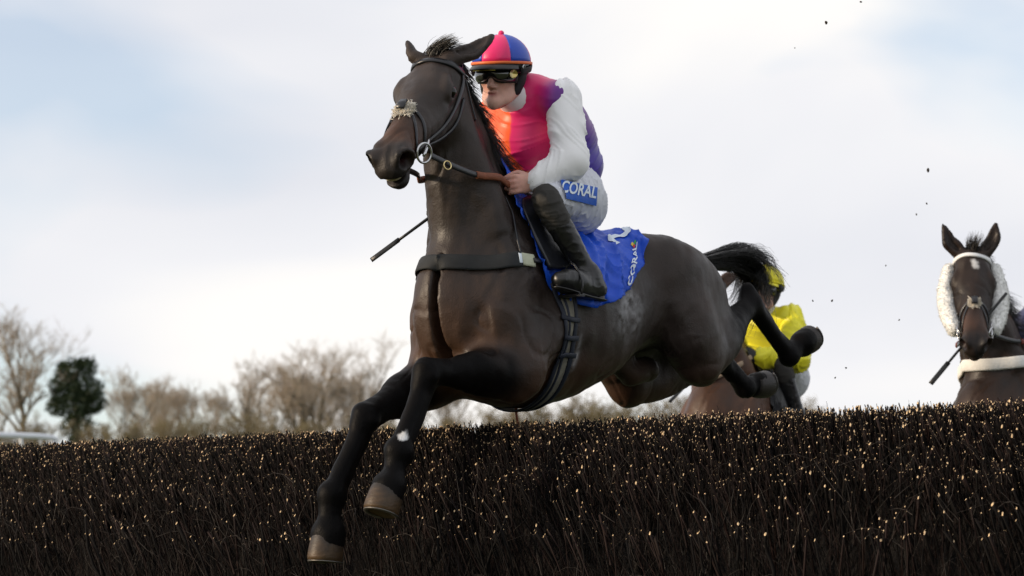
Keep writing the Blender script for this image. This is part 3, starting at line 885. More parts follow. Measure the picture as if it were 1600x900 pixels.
# fine twigs through the face
def fine(n, sd, rlo, rhi, llo, lhi, dlo, dhi, zlo, zhi, curl, spread):
    g = np.random.default_rng(sd)
    s = g.uniform(S0, S1, n); zc = g.uniform(zlo, zhi, n)
    dm = np.interp(zc, [0, .7, 1.1, 1.25, 1.4], [.25, .235, .19, .11, .0])
    d = dm + g.uniform(dlo, dhi, n)
    le = lean_of(s) + g.normal(0, spread, n)
    L_ = g.uniform(llo, lhi, n); m = 4
    t = np.linspace(-.5, .5, m)
    k1, k2 = g.normal(0, curl, (n, 1)), g.normal(0, curl, (n, 1))
    a = np.arctan(le)[:, None] + k1 * (t[None] + .5) * 2
    ds = np.cumsum(np.sin(a), 1) / m * L_[:, None]; dz = np.cumsum(np.cos(a), 1) / m * L_[:, None]
    dd = g.normal(0, .10, n)[:, None] * L_[:, None] * t + k2 * L_[:, None] * t * t
    Z = np.clip(zc[:, None] + dz - dz.mean(1, keepdims=True), .01, None)
    P = fpt(s[:, None] + ds - ds.mean(1, keepdims=True), d[:, None] + dd, Z)
    lim = np.interp(P[..., 2], [0, 1.1, 1.25, 1.35, 1.42], [9, 9, 9, 9, 9])
    r = g.uniform(rlo, rhi, n)[:, None] * np.linspace(1.2, .45, m)[None]
    return P, r, g
P, r, g = fine(15000, 31, .0006, .0014, .12, .50, -.12, .03, .05, 1.24, .16, .30)
mobj('fine_twigs', stem_mesh('fine_twigs', P - FB0, r, 3, 0, g, .5), [M_BARK, M_BARK2, M_CUT], fence)['kind'] = 'stuff'
P, r, g = fine(2600, 32, .0006, .0013, .06, .30, -.02, .05, .1, 1.25, .35, .6)
v_, q_, _ = tubes(P - FB0, r, 3)
mobj('dry_twigs', fast_mesh('dry_twigs', v_, q_), M_BARK3, fence)['kind'] = 'stuff'
# short trimmed shoots along the brow of the fence
P, r, g = stems(15000, .0009, .0026, -.14, .20, 3, .05, short=(.04, .14), sd=41, inward=(-.3, .2))
P[:, -1, 2] += g.uniform(0, .008, len(P)); 
mobj('trimmed_shoots', stem_mesh('trimmed_shoots', P - FB0, r, 3, .7, g, .3), [M_BARK, M_BARK2, M_CUT], fence)['kind'] = 'stuff'
# the thickest stems, one by one
NST = 290
P, r, g = stems(NST, .0032, .0072, .0, .29, 7, .05, short=(.15, 1.0), sd=51, dbias=1.7, inward=(-.06, .08))
for i in range(NST):
    b = P[i, 0]
    v_, q_, c_ = tubes((P[i] - b)[None], r[i][None] * np.linspace(1.1, .85, 7), 7, cap=True)
    # slanting pruning cut
    top = v_[-7:]; up_ = np.array([FN[0], FN[1], 0])
    top[:, 2] -= (top - top.mean(0)) @ up_ * 1.1
    v_[-7:] = top
    me = fast_mesh('stem', v_, q_, ngons=c_, midx=np.r_[np.full(len(q_), 1 if g.random() < .5 else 0), 2])
    o = mobj('stem', me, [M_BARK, M_BARK2, M_CUT], fence)
    o.location = b - FB0

# ------------------------------------------------------------------ running rail beyond the fence, far left
M_RAIL = mat('white_plastic_rail', (.72, .75, .80), rough=.35, noise=.06, nscale=3)
ra, rb = at_depth(-260, 672, 38), at_depth(75, 683, 43)
rdir = nrm(rb - ra)
rail = empty('running_rail', Matrix.Translation(Vector((ra[0], ra[1], float(terrain(ra[0], ra[1]))))))
tag(rail, 'white plastic running rail beyond the left end of the fence', 'rail')
RB0 = np.array(rail.location)
mobj('rail', tube_mesh('rail', np.array([ra, ra * .5 + rb * .5, rb, rb + rdir * .12 + V3(0, 0, -.16)]) - RB0, .055, 12, n=16), M_RAIL, rail)
for t in (0.02, .3, .58, .86):
    p = ra + (rb - ra) * t
    g0 = float(terrain(p[0], p[1]))
    mobj('post', tube_mesh('post', np.array([[p[0], p[1] + .25, g0 - .1], [p[0], p[1] + .22, g0 + (p[2] - g0) * .6], [p[0], p[1], p[2] - .03]]) - RB0, .035, 8, n=8), M_RAIL, rail)

# ------------------------------------------------------------------ the winter trees
M_TB = mat('grey_brown_tree_bark', (.13, .11, .075), rough=.85, noise=.4, nscale=2, bump=.4, bscale=12)
M_TW = mat('winter_twigs', (.34, .295, .225), rough=.8, noise=.3, nscale=.8, hue2=(.38, .31, .245))
M_TWO = mat('olive_winter_twigs', (.22, .185, .085), rough=.8, noise=.3, nscale=.8, hue2=(.19, .15, .095))
M_IVY = mat('ivy_leaves', (.018, .036, .012), rough=.55, spec=.35, noise=.5, nscale=3, hue2=(.04, .055, .02))
def grow(seed, H, spread, levels=5, trunk_h=.3, r0=.16, multi=1, up=.35, nch=(3, 5)):
    g = random.Random(seed)
    big, small = [], []
    def branch(p, d, L, r, lev):
        n = 5
        pts = [p]; dd = Vector(d)
        for i in range(n - 1):
            dd = (dd + Vector((g.gauss(0, .11), g.gauss(0, .11), g.gauss(0, .07) + up * .12))).normalized()
            pts.append(pts[-1] + dd * (L / (n - 1)))
        (big if lev <= 1 else small).append((pts, r, r * .62))
        if lev >= levels: return
        k_ = max(2, nch[min(lev, len(nch) - 1)] + g.randint(-1, 1))
        for c in range(k_):
            t = g.uniform(.35, 1.0) if lev else g.uniform(trunk_h, 1.0)
            i = min(int(t * (n - 1)), n - 2); q_ = pts[i].lerp(pts[i + 1], t * (n - 1) - i)
            az = g.uniform(0, 6.283); tilt = g.uniform(.35, .95) * spread
            ax = Vector((math.cos(az), math.sin(az), 0))
            nd = (dd * math.cos(tilt) + ax * math.sin(tilt) + Vector((0, 0, up * .5))).normalized()
            branch(q_, nd, L * g.uniform(.48, .72), max(r * g.uniform(.42, .62), .0105), lev + 1)
    for m_ in range(multi):
        a = g.uniform(0, 6.28)
        lean = .05 if multi == 1 else .32
        branch(Vector((.15 * math.cos(a), .15 * math.sin(a), 0)) if multi > 1 else Vector((0, 0, 0)), Vector((lean * math.cos(a), lean * math.sin(a), 1)).normalized(), H * (.55 if multi == 1 else .5), r0 * g.uniform(.7, 1) if multi > 1 else r0, 0)
    def build(bs, sides):
        P = np.array([[tuple(q_) for q_ in b[0]] for b in bs]); R_ = np.array([np.linspace(b[1], b[2], 5) for b in bs])
        v, q, _ = tubes(P, R_, sides)
        return v, q
    vb, qb = build(big, 7); vs, qs = build(small, 3)
    H_ = max(vb[:, 2].max(), vs[:, 2].max()); sc = H / H_
    return fast_mesh('trunk', vb * sc, qb), fast_mesh('crown', vs * sc, qs), sc
def place_tree(nm_, lab, trunk, crown, cm, xpx, ytop, D, rz, H, wsc=1.0, group=None, cat='tree'):
    p = at_depth(xpx, 700, D)
    g0 = float(terrain(p[0], p[1])) - .05
    top = at_depth(xpx, ytop, D)[2]
    sc = (top - g0) / H
    o = empty(nm_, Matrix.Translation(Vector((p[0], p[1], g0))) @ Matrix.Rotation(rz, 4, 'Z') @ Matrix.Diagonal((sc * wsc, sc * wsc, sc, 1)))
    tag(o, lab, cat, group)
    for n_, me, mt in (('trunk', trunk, M_TB), ('crown', crown, cm)):
        if len(me.materials) == 0: me.materials.append(mt)
        c = bpy.data.objects.new(n_, me); COL.objects.link(c); c.parent = o
    return o
tA = grow(101, 11, .95, 5, .36, .20, up=.30, nch=(9, 5, 4, 4, 3))
tB = grow(102, 10, 1.05, 5, .08, .20, multi=4, up=.22, nch=(7, 5, 4, 3, 3))
tC = grow(103, 8, .95, 5, .06, .12, multi=2, up=.35, nch=(6, 5, 4, 3, 3))
tD = grow(104, 8, .85, 5, .05, .10, multi=3, up=.38, nch=(5, 4, 4, 3, 3))
tE = grow(105, 4, 1.1, 4, .1, .05, multi=7, up=.35, nch=(4, 4, 4, 3))
tF = grow(106, 4, 1.2, 4, .1, .05, multi=8, up=.3, nch=(4, 4, 4, 3))
G = 'bare winter trees behind the fence'
place_tree('bare_tree', 'tall slender bare tree at the far left of the picture', tA[0], tA[1], M_TW, 38, 464, 150, .4, 11, 1.25, G)
place_tree('bare_tree', 'broad bare tree with a rounded pinkish crown left of the leading horse', tB[0], tB[1], M_TW, 502, 512, 160, 1.0, 10, 1.1, G)
place_tree('bare_tree', 'medium bare tree standing just left of the broad rounded one', tC[0], tC[1], M_TW, 385, 562, 165, 2.2, 8, .85, G)
labs = ['slim bare tree between the small trees and the medium bare tree', 'thin bare tree filling the gap left of the broad rounded tree', 'bare tree close against the left side of the broad rounded tree', 'bare tree close against the right side of the broad rounded tree', 'small bare tree directly right of the dark ivy-covered tree', 'small bare tree second to the right of the ivy-covered tree', 'small bare tree midway between ivy-covered tree and broad rounded tree',
        'low bare tree rising just in front of the medium bare tree', 'bare tree partly hidden behind the horse\'s front knees', 'bare tree showing between the horse\'s front legs', 'bare tree at the left picture edge behind the rail']
for i, (x, yt, me, rz, ws, D) in enumerate([(268, 580, tD, 3.9, .95, 176), (422, 584, tC, 3.0, .8, 178), (452, 566, tD, 5.6, 1.0, 172), (556, 560, tD, 1.9, 1.0, 168), (178, 583, tD, .3, .9, 158), (238, 572, tC, 1.3, .95, 170), (300, 588, tD, 2.6, 1.0, 162), (345, 596, tD, 4.1, .8, 150), (592, 588, tC, 5.0, 1.0, 172), (690, 585, tD, .9, 1.0, 165), (-15, 585, tC, 3.3, .8, 168)]):
    place_tree('bare_tree', labs[i], me[0], me[1], M_TW, x, yt, D, rz, 8, ws, G)
# hedgerow shrubs along the foot of the trees
hedge = [(-70, 'just outside the left picture edge'), (8, 'under the white rail at the left edge'), (62, 'between the tall slender tree and the ivy-covered tree'), (150, 'against the right foot of the ivy-covered tree'),
         (205, 'below the two small trees right of the ivy'), (262, 'midway between the ivy-covered tree and the medium bare tree'), (318, 'just left of the medium bare tree'), (375, 'at the foot of the medium bare tree'), (430, 'at the left foot of the broad rounded tree'),
         (485, 'in the middle below the broad rounded tree'), (545, 'at the right foot of the broad rounded tree'), (600, 'behind the leading horse\'s raised right forearm'), (655, 'behind the leading horse\'s left knee'), (712, 'framed between the leading horse\'s left knee and chest'),
         (765, 'right below the leading horse\'s elbow'), (825, 'right below the girth of the leading horse'), (885, 'just behind the girth below the horse\'s belly'), (935, 'below the middle of the leading horse\'s belly'), (985, 'below the stifle of the leading horse'),
         (1040, 'just left of the chestnut horse\'s chest'), (1100, 'hidden partly behind the chestnut horse\'s chest'), (1180, 'behind the chestnut horse and its yellow rider'), (1255, 'just right of the yellow rider\'s leg'), (1310, 'last and lowest at the right end of the hedge')]
g = random.Random(5)
for i, (x, where) in enumerate(hedge):
    yt = np.interp(x, [-100, 150, 300, 600, 900, 1080, 1250, 1350, 1700], [655, 645, 640, 634, 612, 612, 620, 630, 668]) + g.uniform(-12, 14)
    me = (tE, tF)[i % 2]
    place_tree('hedgerow_shrub', 'leafless olive-brown hedgerow shrub ' + where, me[0], me[1], M_TWO, x, yt, 138 + g.uniform(-6, 8), g.uniform(0, 6.28), 4, 1.0, 'hedgerow shrubs behind the fence', 'shrub')
# the ivy-covered tree
def ivy_mesh(seed):
    g = np.random.default_rng(seed)
    blobs = [((0, 0, 1.2), (.55, .55, 1.0)), ((.1, 0, 2.8), (1.0, .9, 1.0)), ((-.2, .1, 4.2), (1.35, 1.2, 1.0)), ((.5, -.2, 4.9), (1.1, 1.0, .9)), ((-.75, 0, 5.2), (.9, .9, .8)), ((.95, 0, 4.1), (.85, .8, .7)), ((-.1, 0, 6.1), (1.15, 1.0, .75)), ((-1.05, .2, 3.9), (.7, .7, .6)), ((.5, .1, 6.5), (.7, .7, .5)), ((-.8, 0, 6.3), (.45, .45, .35))]
    out = []
    for c, r in blobs:
        n = int(1150 * r[0] * r[2])
        d = nrm(g.normal(0, 1, (n, 3))); rad = g.random(n) ** .25
        out.append(np.array(c) + d * np.array(r) * rad[:, None] * (1 + .38 * vnoise(d * 3.1 + np.array(c), seed))[:, None])
    C = np.vstack(out); n = len(C)
    a = nrm(g.normal(0, 1, (n, 3))); b = nrm(np.cross(a, g.normal(0, 1, (n, 3)))); s = g.uniform(.06, .13, n)[:, None]
    v = np.stack([C - a * s, C + b * s * .7, C + a * s, C - b * s * .7], 1).reshape(-1, 3)
    return fast_mesh('crown', v, np.arange(n * 4).reshape(-1, 4), smooth=False)
iv = ivy_mesh(4)
tt_ = tube_mesh('trunk', [(0, 0, 0), (.05, 0, 2.5), (-.05, 0, 4.5), (.1, 0, 6.3)], [.3, .24, .16, .06], 9, n=12)
place_tree('ivy_covered_tree', 'dark green ivy-covered tree near the left edge', tt_, iv, M_IVY, 118, 556, 150, 0.3, 7.0, 1.05)
# ------------------------------------------------------------------ tack
M_LEATHER = mat('black_leather', (.012, .013, .017), rough=.32, spec=.5, noise=.25, nscale=30, bump=.1, bscale=120, bdist=.003)
M_BROWN = mat('brown_rubber_grip', (.20, .062, .028), rough=.6, noise=.3, nscale=40, bump=.5, bscale=160, bdist=.004)
M_STEEL = mat('bit_steel', (.55, .55, .56), rough=.25, metal=1.0)
M_BRASS = mat('brass', (.75, .6, .3), rough=.3, metal=1.0)
M_FLEECE = mat('cream_sheepskin', (.80, .75, .66), rough=.9, noise=.2, nscale=30)
M_WFLEECE = mat('white_sheepskin', (.80, .80, .78), rough=.9, noise=.1, nscale=20)
M_BLUE = mat('blue_saddle_cloth', (.008, .075, .55), rough=.45, spec=.35, noise=.15, nscale=5, bump=.12, bscale=300, bdist=.002)
M_WHITE_PR = mat('white_print', (.70, .78, .86), rough=.55)
M_WEB = mat('elastic_webbing', (.012, .014, .016), rough=.75, noise=.3, nscale=15, bump=.3, bscale=220, bdist=.002)
M_PATCH = mat('beige_patch', (.46, .48, .36), rough=.7, noise=.12, nscale=30)
M_GREYWEB = mat('grey_girth_webbing', (.17, .16, .13), rough=.8, noise=.35, nscale=22, bump=.3, bscale=200, bdist=.002)
M_BLUEWEB = mat('dark_blue_girth_edge', (.012, .016, .030), rough=.6, noise=.3, nscale=22)

def fuzz(nm_, pts_, nrm_, ln, r, seed, spread=.45):
    g = np.random.default_rng(seed); n = len(pts_)
    d = nrm(nrm_ + g.normal(0, spread, (n, 3))); s_ = np.linspace(0, 1, 3)
    P = pts_[:, None] + d[:, None] * (g.uniform(.5, 1, n)[:, None] * ln * s_)[..., None] + (g.normal(0, .3, (n, 3)) * ln)[:, None] * (s_ ** 2)[None, :, None]
    v, q, _ = tubes(P, np.full((n, 3), r) * np.array([1, .9, .5]), 3)
    return fast_mesh(nm_, v, q)
def strap(H, nm_, P, w, th, mt, root, base, n=24, off=.002, closed=False, it=14):
    P = catmull(P, n)
    p, N = H['vol'].project(P, off, it)
    for _ in range(2):
        N[1:-1] = nrm(N[:-2] + N[1:-1] * 2 + N[2:])
        p[1:-1] = p[1:-1] * .5 + (p[:-2] + p[2:]) * .25
    return mobj(nm_, ribbon(nm_, p, N, w, th, closed), mt, root, base)
def torus_mesh(nm_, c, nd, R_, r_, n=28, m=8):
    nd = nrm(nd); a = nrm(np.cross(nd, V3(.3, .2, 1))); b = np.cross(nd, a)
    t = np.arange(n) * 2 * math.pi / n
    P = np.asarray(c) + np.outer(np.cos(t), a) * R_ + np.outer(np.sin(t), b) * R_
    rad = nrm(P - np.asarray(c)); th = np.arange(m) * 2 * math.pi / m
    V_ = P[:, None] + rad[:, None] * (np.cos(th) * r_)[None, :, None] + nd[None, None] * (np.sin(th) * r_)[None, :, None]
    idx = np.arange(n * m).reshape(n, m); i2 = np.roll(idx, -1, 0); j = (np.arange(m) + 1) % m
    q = np.stack([idx, i2, i2[:, j], idx[:, j]], -1).reshape(-1, 4)
    return fast_mesh(nm_, V_.reshape(-1, 3), q)

def make_bridle(H, frame, label, handL, handR, brow_mat, grip, seed, cheekpieces=False, pad=1.0, fleece_mat=None, rein_mat=None):
    hp, v = H['hp'], H['vol']
    base = hp(.45, 0, -.05)
    root = root_in(frame, 'bridle', base); tag(root, label, 'bridle', 'racing bridles')
    for s in (-1, 1):
        strap(H, 'cheek_strap', [hp(-.035, s * .02, .0), hp(-.01, s * .075, -.045), hp(.08, s * .088, -.095), hp(.25, s * .085, -.12), hp(.38, s * .068, -.108), hp(.455, s * .062, -.098)], .018, .006, M_LEATHER, root, base, 34)
        strap(H, 'noseband_strap', [hp(.335, s * .015, .0), hp(.36, s * .05, -.04), hp(.40, s * .066, -.085), hp(.415, s * .064, -.115), hp(.42, s * .03, -.145), hp(.42, 0, -.15)], .015, .006, M_LEATHER, root, base, 26)
        strap(H, 'flash_strap', [hp(.35, s * .02, .0), hp(.41, s * .05, -.03), hp(.46, s * .058, -.07), hp(.475, s * .052, -.12), hp(.475, s * .02, -.155), hp(.475, 0, -.155)], .013, .005, M_LEATHER, root, base, 26)
        strap(H, 'cheek_piece', [hp(.10, s * .09, -.12), hp(.20, s * .09, -.16), hp(.30, s * .08, -.155), hp(.42, s * .065, -.115)], .013, .006, M_LEATHER, root, base, 22)
        c = hp(.462, s * .078, -.100)
        mobj('bit_ring', torus_mesh('bit_ring', c, H['L'] * .8 + H['W'] * .1 + H['U'] * .35 * s, .036, .0048), M_STEEL, root, base)
        mobj('bit_arm', tube_mesh('bit_arm', [hp(.40, s * .080, -.085), hp(.43, s * .082, -.092), hp(.475, s * .080, -.103)], [.003, .007, .006], 8, n=8), M_STEEL, root, base)
        hand = np.asarray(handL if s > 0 else handR, float)
        a = c + H['U'] * -.035 * 0 + nrm(hand - c) * .034
        m1 = a * .72 + hand * .28 + V3(0, s * .010, -.012); m2 = a * .42 + hand * .58 + V3(0, s * .015, -.014)
        mid = catmull([a, m1, m2, hand], 30)
        for _ in range(10):
            dd_ = v.sample(mid); gg_ = nrm(v.grad(mid)); mid[2:-2] += (gg_ * np.clip(.016 - dd_, 0, .02)[:, None])[2:-2]
            mid[1:-1] = mid[1:-1] * .6 + (mid[:-2] + mid[2:]) * .2
        side = nrm(np.cross(np.gradient(mid, axis=0), V3(0, 0, 1))) * s
        rn = mobj('rein', ribbon('rein', mid[:20], side[:20], .022, .006), rein_mat or M_LEATHER, root, base)
        if grip: mobj('rein_grip', ribbon('rein_grip', mid[18:], side[18:], .027, .010), grip, root, base)
        if not cheekpieces:
            mobj('rein_ring', torus_mesh('rein_ring', mid[6] + V3(0, s * .012, -.012), side[6] + V3(.3, 0, .1), .016, .0028, 20, 6), M_BRASS, root, base)
    strap(H, 'browband', [hp(.015, -.092, -.075), hp(.035, -.085, -.035), hp(.055, -.05, .006), hp(.06, 0, .012), hp(.055, .05, .006), hp(.035, .085, -.035), hp(.015, .092, -.075)], .026, .009, brow_mat, root, base, 40)
    strap(H, 'throat_lash', [hp(.02, -.088, -.09), hp(.08, -.08, -.20), hp(.10, 0, -.25), hp(.08, .08, -.20), hp(.02, .088, -.09)], .013, .005, M_LEATHER, root, base, 36)
    # sheepskin pad where the noseband crosses
    g = np.random.default_rng(seed)
    n = 3000
    P = np.stack([hp(.352 + g.normal(0, .016 * pad), g.uniform(-.042, .042) * pad, .008) for _ in range(n)])
    P, N = v.project(P, .004, 8)
    mobj('sheepskin_pad', fuzz('sheepskin_pad', P, N, .019 * pad, .0019, seed, .8), M_FLEECE, root, base)
    mobj('noseband_boss', ribbon('noseband_boss', np.array([hp(.33, 0, .026), hp(.352, 0, .030), hp(.375, 0, .024)]), np.tile(H['W'], (3, 1)), .032, .008), M_LEATHER, root, base)
    if cheekpieces:
        for s in (-1, 1):
            ctr = [hp(.04, s * .112, -.085), hp(.16, s * .130, -.110), hp(.30, s * .122, -.125), hp(.41, s * .098, -.120)]
            cv = Vol(np.min(ctr, 0) - .1, np.max(ctr, 0) + .1, .007)
            cv.chain(ctr, [.030, .042, .044, .034], [.042, .052, .050, .040], up=H['W'], k=0, n=14)
            cp, cq = cv.mesh(2); cn = vnormals(cp, cq); cp = cp + cn * (.004 * fbm(cp * 60, 3, 2))[:, None]
            ck = mobj('sheepskin_cheekpiece', fast_mesh('sheepskin_cheekpiece', cp, cq), fleece_mat, root, base)
            ix = g.integers(0, len(cp), 6500)
            mobj('fleece', fuzz('fleece', cp[ix] + g.normal(0, .003, (6500, 3)), cn[ix], .009, .0013, seed + 3 + s, .6), fleece_mat, ck, base)
    return root

def surf_arc(H, x, zlow, n, side, off):
    """points on the skin from the spine down one side to height zlow, at station x"""
    o = V3(x, 0, 1.25); A = np.linspace(0, 2.3, 70)
    pts = np.array([H['vol'].march(o, V3(0, side * math.sin(a), math.cos(a)), off, .6) for a in A])
    L_ = np.r_[0, np.cumsum(np.linalg.norm(np.diff(pts, axis=0), axis=1))]
    zz = pts[:, 2]
    i = np.nonzero(zz < zlow)[0]
    le = L_[i[0]] if len(i) else L_[-1]
    t = np.linspace(0, le, n)
    return np.stack([np.interp(t, L_, pts[:, k]) for k in range(3)], 1)

def make_cloth(H, frame, label, mt, xs, zl, fold=.034, seed=2):
    na, nb = 84, 48
    X = np.linspace(xs[0], xs[-1], na); ZL = np.interp(X, xs, zl)
    rows = []
    for x, z in zip(X, ZL):
        Lf = surf_arc(H, x, z, nb, 1, .008); Rt = surf_arc(H, x, z, nb, -1, .008)
        rows.append(np.vstack([Rt[::-1], Lf[1:]]))
    Pm = np.array(rows)
    for _ in range(2):
        Pm[1:-1] = Pm[1:-1] * .5 + (Pm[:-2] + Pm[2:]) * .25
    m = Pm.shape[1]
    Nn = nrm(np.cross(np.gradient(Pm, axis=0), np.gradient(Pm, axis=1)))
    cen = np.stack([Pm[..., 0], np.zeros_like(Pm[..., 0]), np.full_like(Pm[..., 0], 1.25)], -1)
    Nn *= np.sign(((Pm - cen) * Nn).sum(-1, keepdims=True))
    a = np.abs(np.linspace(-1, 1, m))[None]
    q = Pm.reshape(-1, 3)
    # loose folds that hang from the saddle, stronger towards the free edge
    fl = (1 - np.abs(vnoise(np.stack([q[:, 0] * 12 + q[:, 2] * 7, q[:, 1] * 1.5, q[:, 2] * 3.0], 1), seed))) ** 4
    fl2 = (1 - np.abs(vnoise(np.stack([q[:, 0] * 20 - q[:, 2] * 26, q[:, 1] * 2, q[:, 2] * 6], 1), seed + 9))) ** 6 * .45 + fbm(q * np.array([24, 8, 14]), seed + 4, 2) * .18
    disp = ((fl + fl2).reshape(Pm.shape[:2])) * fold * (.25 + .9 * a)
    Pm = Pm + Nn * disp[..., None]
    th = .004
    V_ = np.vstack([Pm.reshape(-1, 3), (Pm - Nn * th).reshape(-1, 3)])
    i = np.arange(na * m).reshape(na, m); o = na * m
    qs = [np.stack([i[:-1, :-1], i[:-1, 1:], i[1:, 1:], i[1:, :-1]], -1).reshape(-1, 4)]
    qs.append(qs[0][:, ::-1] + o)
    for e in (i[0], i[-1][::-1], i[:, 0][::-1], i[:, -1]):
        qs.append(np.stack([e[:-1], e[:-1] + o, e[1:] + o, e[1:]], -1))
    base = V3(float(np.mean(xs)), 0, float(np.mean(zl)))
    root = root_in(frame, 'saddle_cloth', base); tag(root, label, 'saddle cloth')
    mobj('cloth', fast_mesh('cloth', V_, np.vstack(qs)), mt, root, base)
    return root, base, Pm, Nn
def text_points(body, size, extr=0.0):
    c = bpy.data.curves.new('print_text', 'FONT'); c.body = body; c.size = size; c.resolution_u = 3
    c.align_x = 'CENTER'; c.align_y = 'CENTER'; c.offset = size * .022
    o = bpy.data.objects.new('print_text', c); COL.objects.link(o)
    dg = bpy.context.evaluated_depsgraph_get()
    me = bpy.data.meshes.new_from_object(o.evaluated_get(dg))
    bpy.data.objects.remove(o); bpy.data.curves.remove(c)
    bm = bmesh.new(); bm.from_mesh(me)
    bmesh.ops.remove_doubles(bm, verts=bm.verts, dist=1e-5)
    bmesh.ops.triangulate(bm, faces=bm.faces)
    for _ in range(2):
        long_ = [e for e in bm.edges if e.calc_length() > size * .09]
        if long_: bmesh.ops.subdivide_edges(bm, edges=long_, cuts=1, use_grid_fill=False)
        bmesh.ops.triangulate(bm, faces=bm.faces)
    v = np.array([x.co[:] for x in bm.verts]); f = np.array([[x.index for x in fc.verts] for fc in bm.faces]); bm.free()
    bpy.data.meshes.remove(me)
    return v, f
def grid_eval(Pm, Nn, u, w, lift):
    na, nb = Pm.shape[:2]
    a = np.clip(u, 0, 1) * (na - 1.001); b = np.clip(w, 0, 1) * (nb - 1.001)
    i, j = a.astype(int), b.astype(int); f, g = (a - i)[:, None], (b - j)[:, None]
    def bl(A): return (A[i, j] * (1 - f) + A[i + 1, j] * f) * (1 - g) + (A[i, j + 1] * (1 - f) + A[i + 1, j + 1] * f) * g
    return bl(Pm) + nrm(bl(Nn)) * lift
def print_on(nm_, body, size, Pm, Nn, cu, cw, ang, su, sw, mt, root, base, lift=.0055):
    """flat print laid on the cloth surface at (cu,cw) of its grid; su/sw metres across the grid"""
    v, f = text_points(body, size)
    c, s = math.cos(ang), math.sin(ang)
    x = v[:, 0] * c - v[:, 1] * s; y = v[:, 0] * s + v[:, 1] * c
    p = grid_eval(Pm, Nn, cu + x / su, cw + y / sw, lift)
    return mobj(nm_, fast_mesh(nm_, p, tris=f), mt, root, base)

bridle1 = make_bridle(H1, F1, 'black leather bridle with cream sheepskin noseband on the leading horse', (.215, .115, 1.665), (.26, -.10, 1.69), M_LEATHER, M_BROWN, 61, False, .8)
# saddle cloth
cx = [-.515, -.48, -.41, -.29, -.18, -.06, .05, .13, .20]
cz = [1.52, 1.46, 1.385, 1.29, 1.235, 1.205, 1.215, 1.25, 1.36]
cloth1, cb1, CP, CN = make_cloth(H1, F1, 'royal blue number cloth with white print under the leading saddle', M_BLUE, cx, cz)
# grid u: 0 back .. 1 front, w: 0 right edge .. .5 spine .. 1 left edge
print_on('number_print', '2', .27, CP, CN, .12, .735, math.radians(-105), .715, 1.25, M_WHITE_PR, cloth1, cb1)
print_on('name_print', 'CORAL', .064, CP, CN, .19, .93, math.radians(-142), .715, 1.25, M_WHITE_PR, cloth1, cb1)
M_LOGO = mat('logo_red', (.55, .05, .03), rough=.6); M_LOGO2 = mat('logo_yellow', (.75, .55, .05), rough=.6); M_LOGO3 = mat('logo_green', (.05, .35, .08), rough=.6)
for k_, (du, dw, m_) in enumerate([(0, 0, M_LOGO), (.0, -.022, M_LOGO2), (-.018, -.006, M_LOGO3)]):
    uu = np.array([-1, 1, 1, -1]) * .009 + .085 + du; ww = np.array([-1, -1, 1, 1]) * .010 + .875 + dw
    mobj('logo_patch', fast_mesh('logo_patch', grid_eval(CP, CN, uu, ww, .0032), [[0, 1, 2, 3]]), m_, cloth1, cb1)
# girth, breast girth, saddle
def band(H, nm_, x, w, off, th, mt, root, base, a0, a1, n=60, xo=None):
    A = np.linspace(a0, a1, n)
    P = []
    for a in A:
        xx = x + (xo(a) if xo else 0)
        P.append(H['vol'].march(V3(xx, 0, 1.20), V3(0, math.sin(a), math.cos(a)), 0, .6))
    P = np.array(P)
    P, N = H['vol'].project(P, off, 5)
    for _ in range(2):
        P[1:-1] = P[1:-1] * .5 + (P[:-2] + P[2:]) * .25; N[1:-1] = nrm(N[:-2] + 2 * N[1:-1] + N[2:])
    return mobj(nm_, ribbon(nm_, P, N, w, th), mt, root, base)
sb1 = V3(.02, 0, 1.55)
saddle1 = root_in(F1, 'racing_saddle', sb1); tag(saddle1, 'small black racing saddle with girth and stirrups under the leading rider', 'saddle')
gx_ = lambda a: -.035 * (abs(a) - 1.6)
for dx, w_, m_ in ((.0, .060, M_GREYWEB), (.036, .020, M_BLUEWEB), (-.036, .022, M_BLUEWEB), (.012, .012, M_BLUEWEB)):
    band(H1, 'girth_strap', .075 + dx, w_, .004 + (.004 if w_ < .03 else 0), .006, m_, saddle1, sb1, 1.25, 2 * math.pi - 1.25, 80, gx_)
for a in (1.75, 1.98, 2.2):
    p = H1['vol'].march(V3(.075 + gx_(a), 0, 1.2), V3(0, math.sin(a), math.cos(a)), 0, .6)
    pp, nn = H1['vol'].project(np.array([p + V3(.055, 0, 0), p, p - V3(.055, 0, 0)]), .012, 5)
    mobj('girth_keeper', ribbon('girth_keeper', pp, nn, .02, .006), M_BLUEWEB, saddle1, sb1)
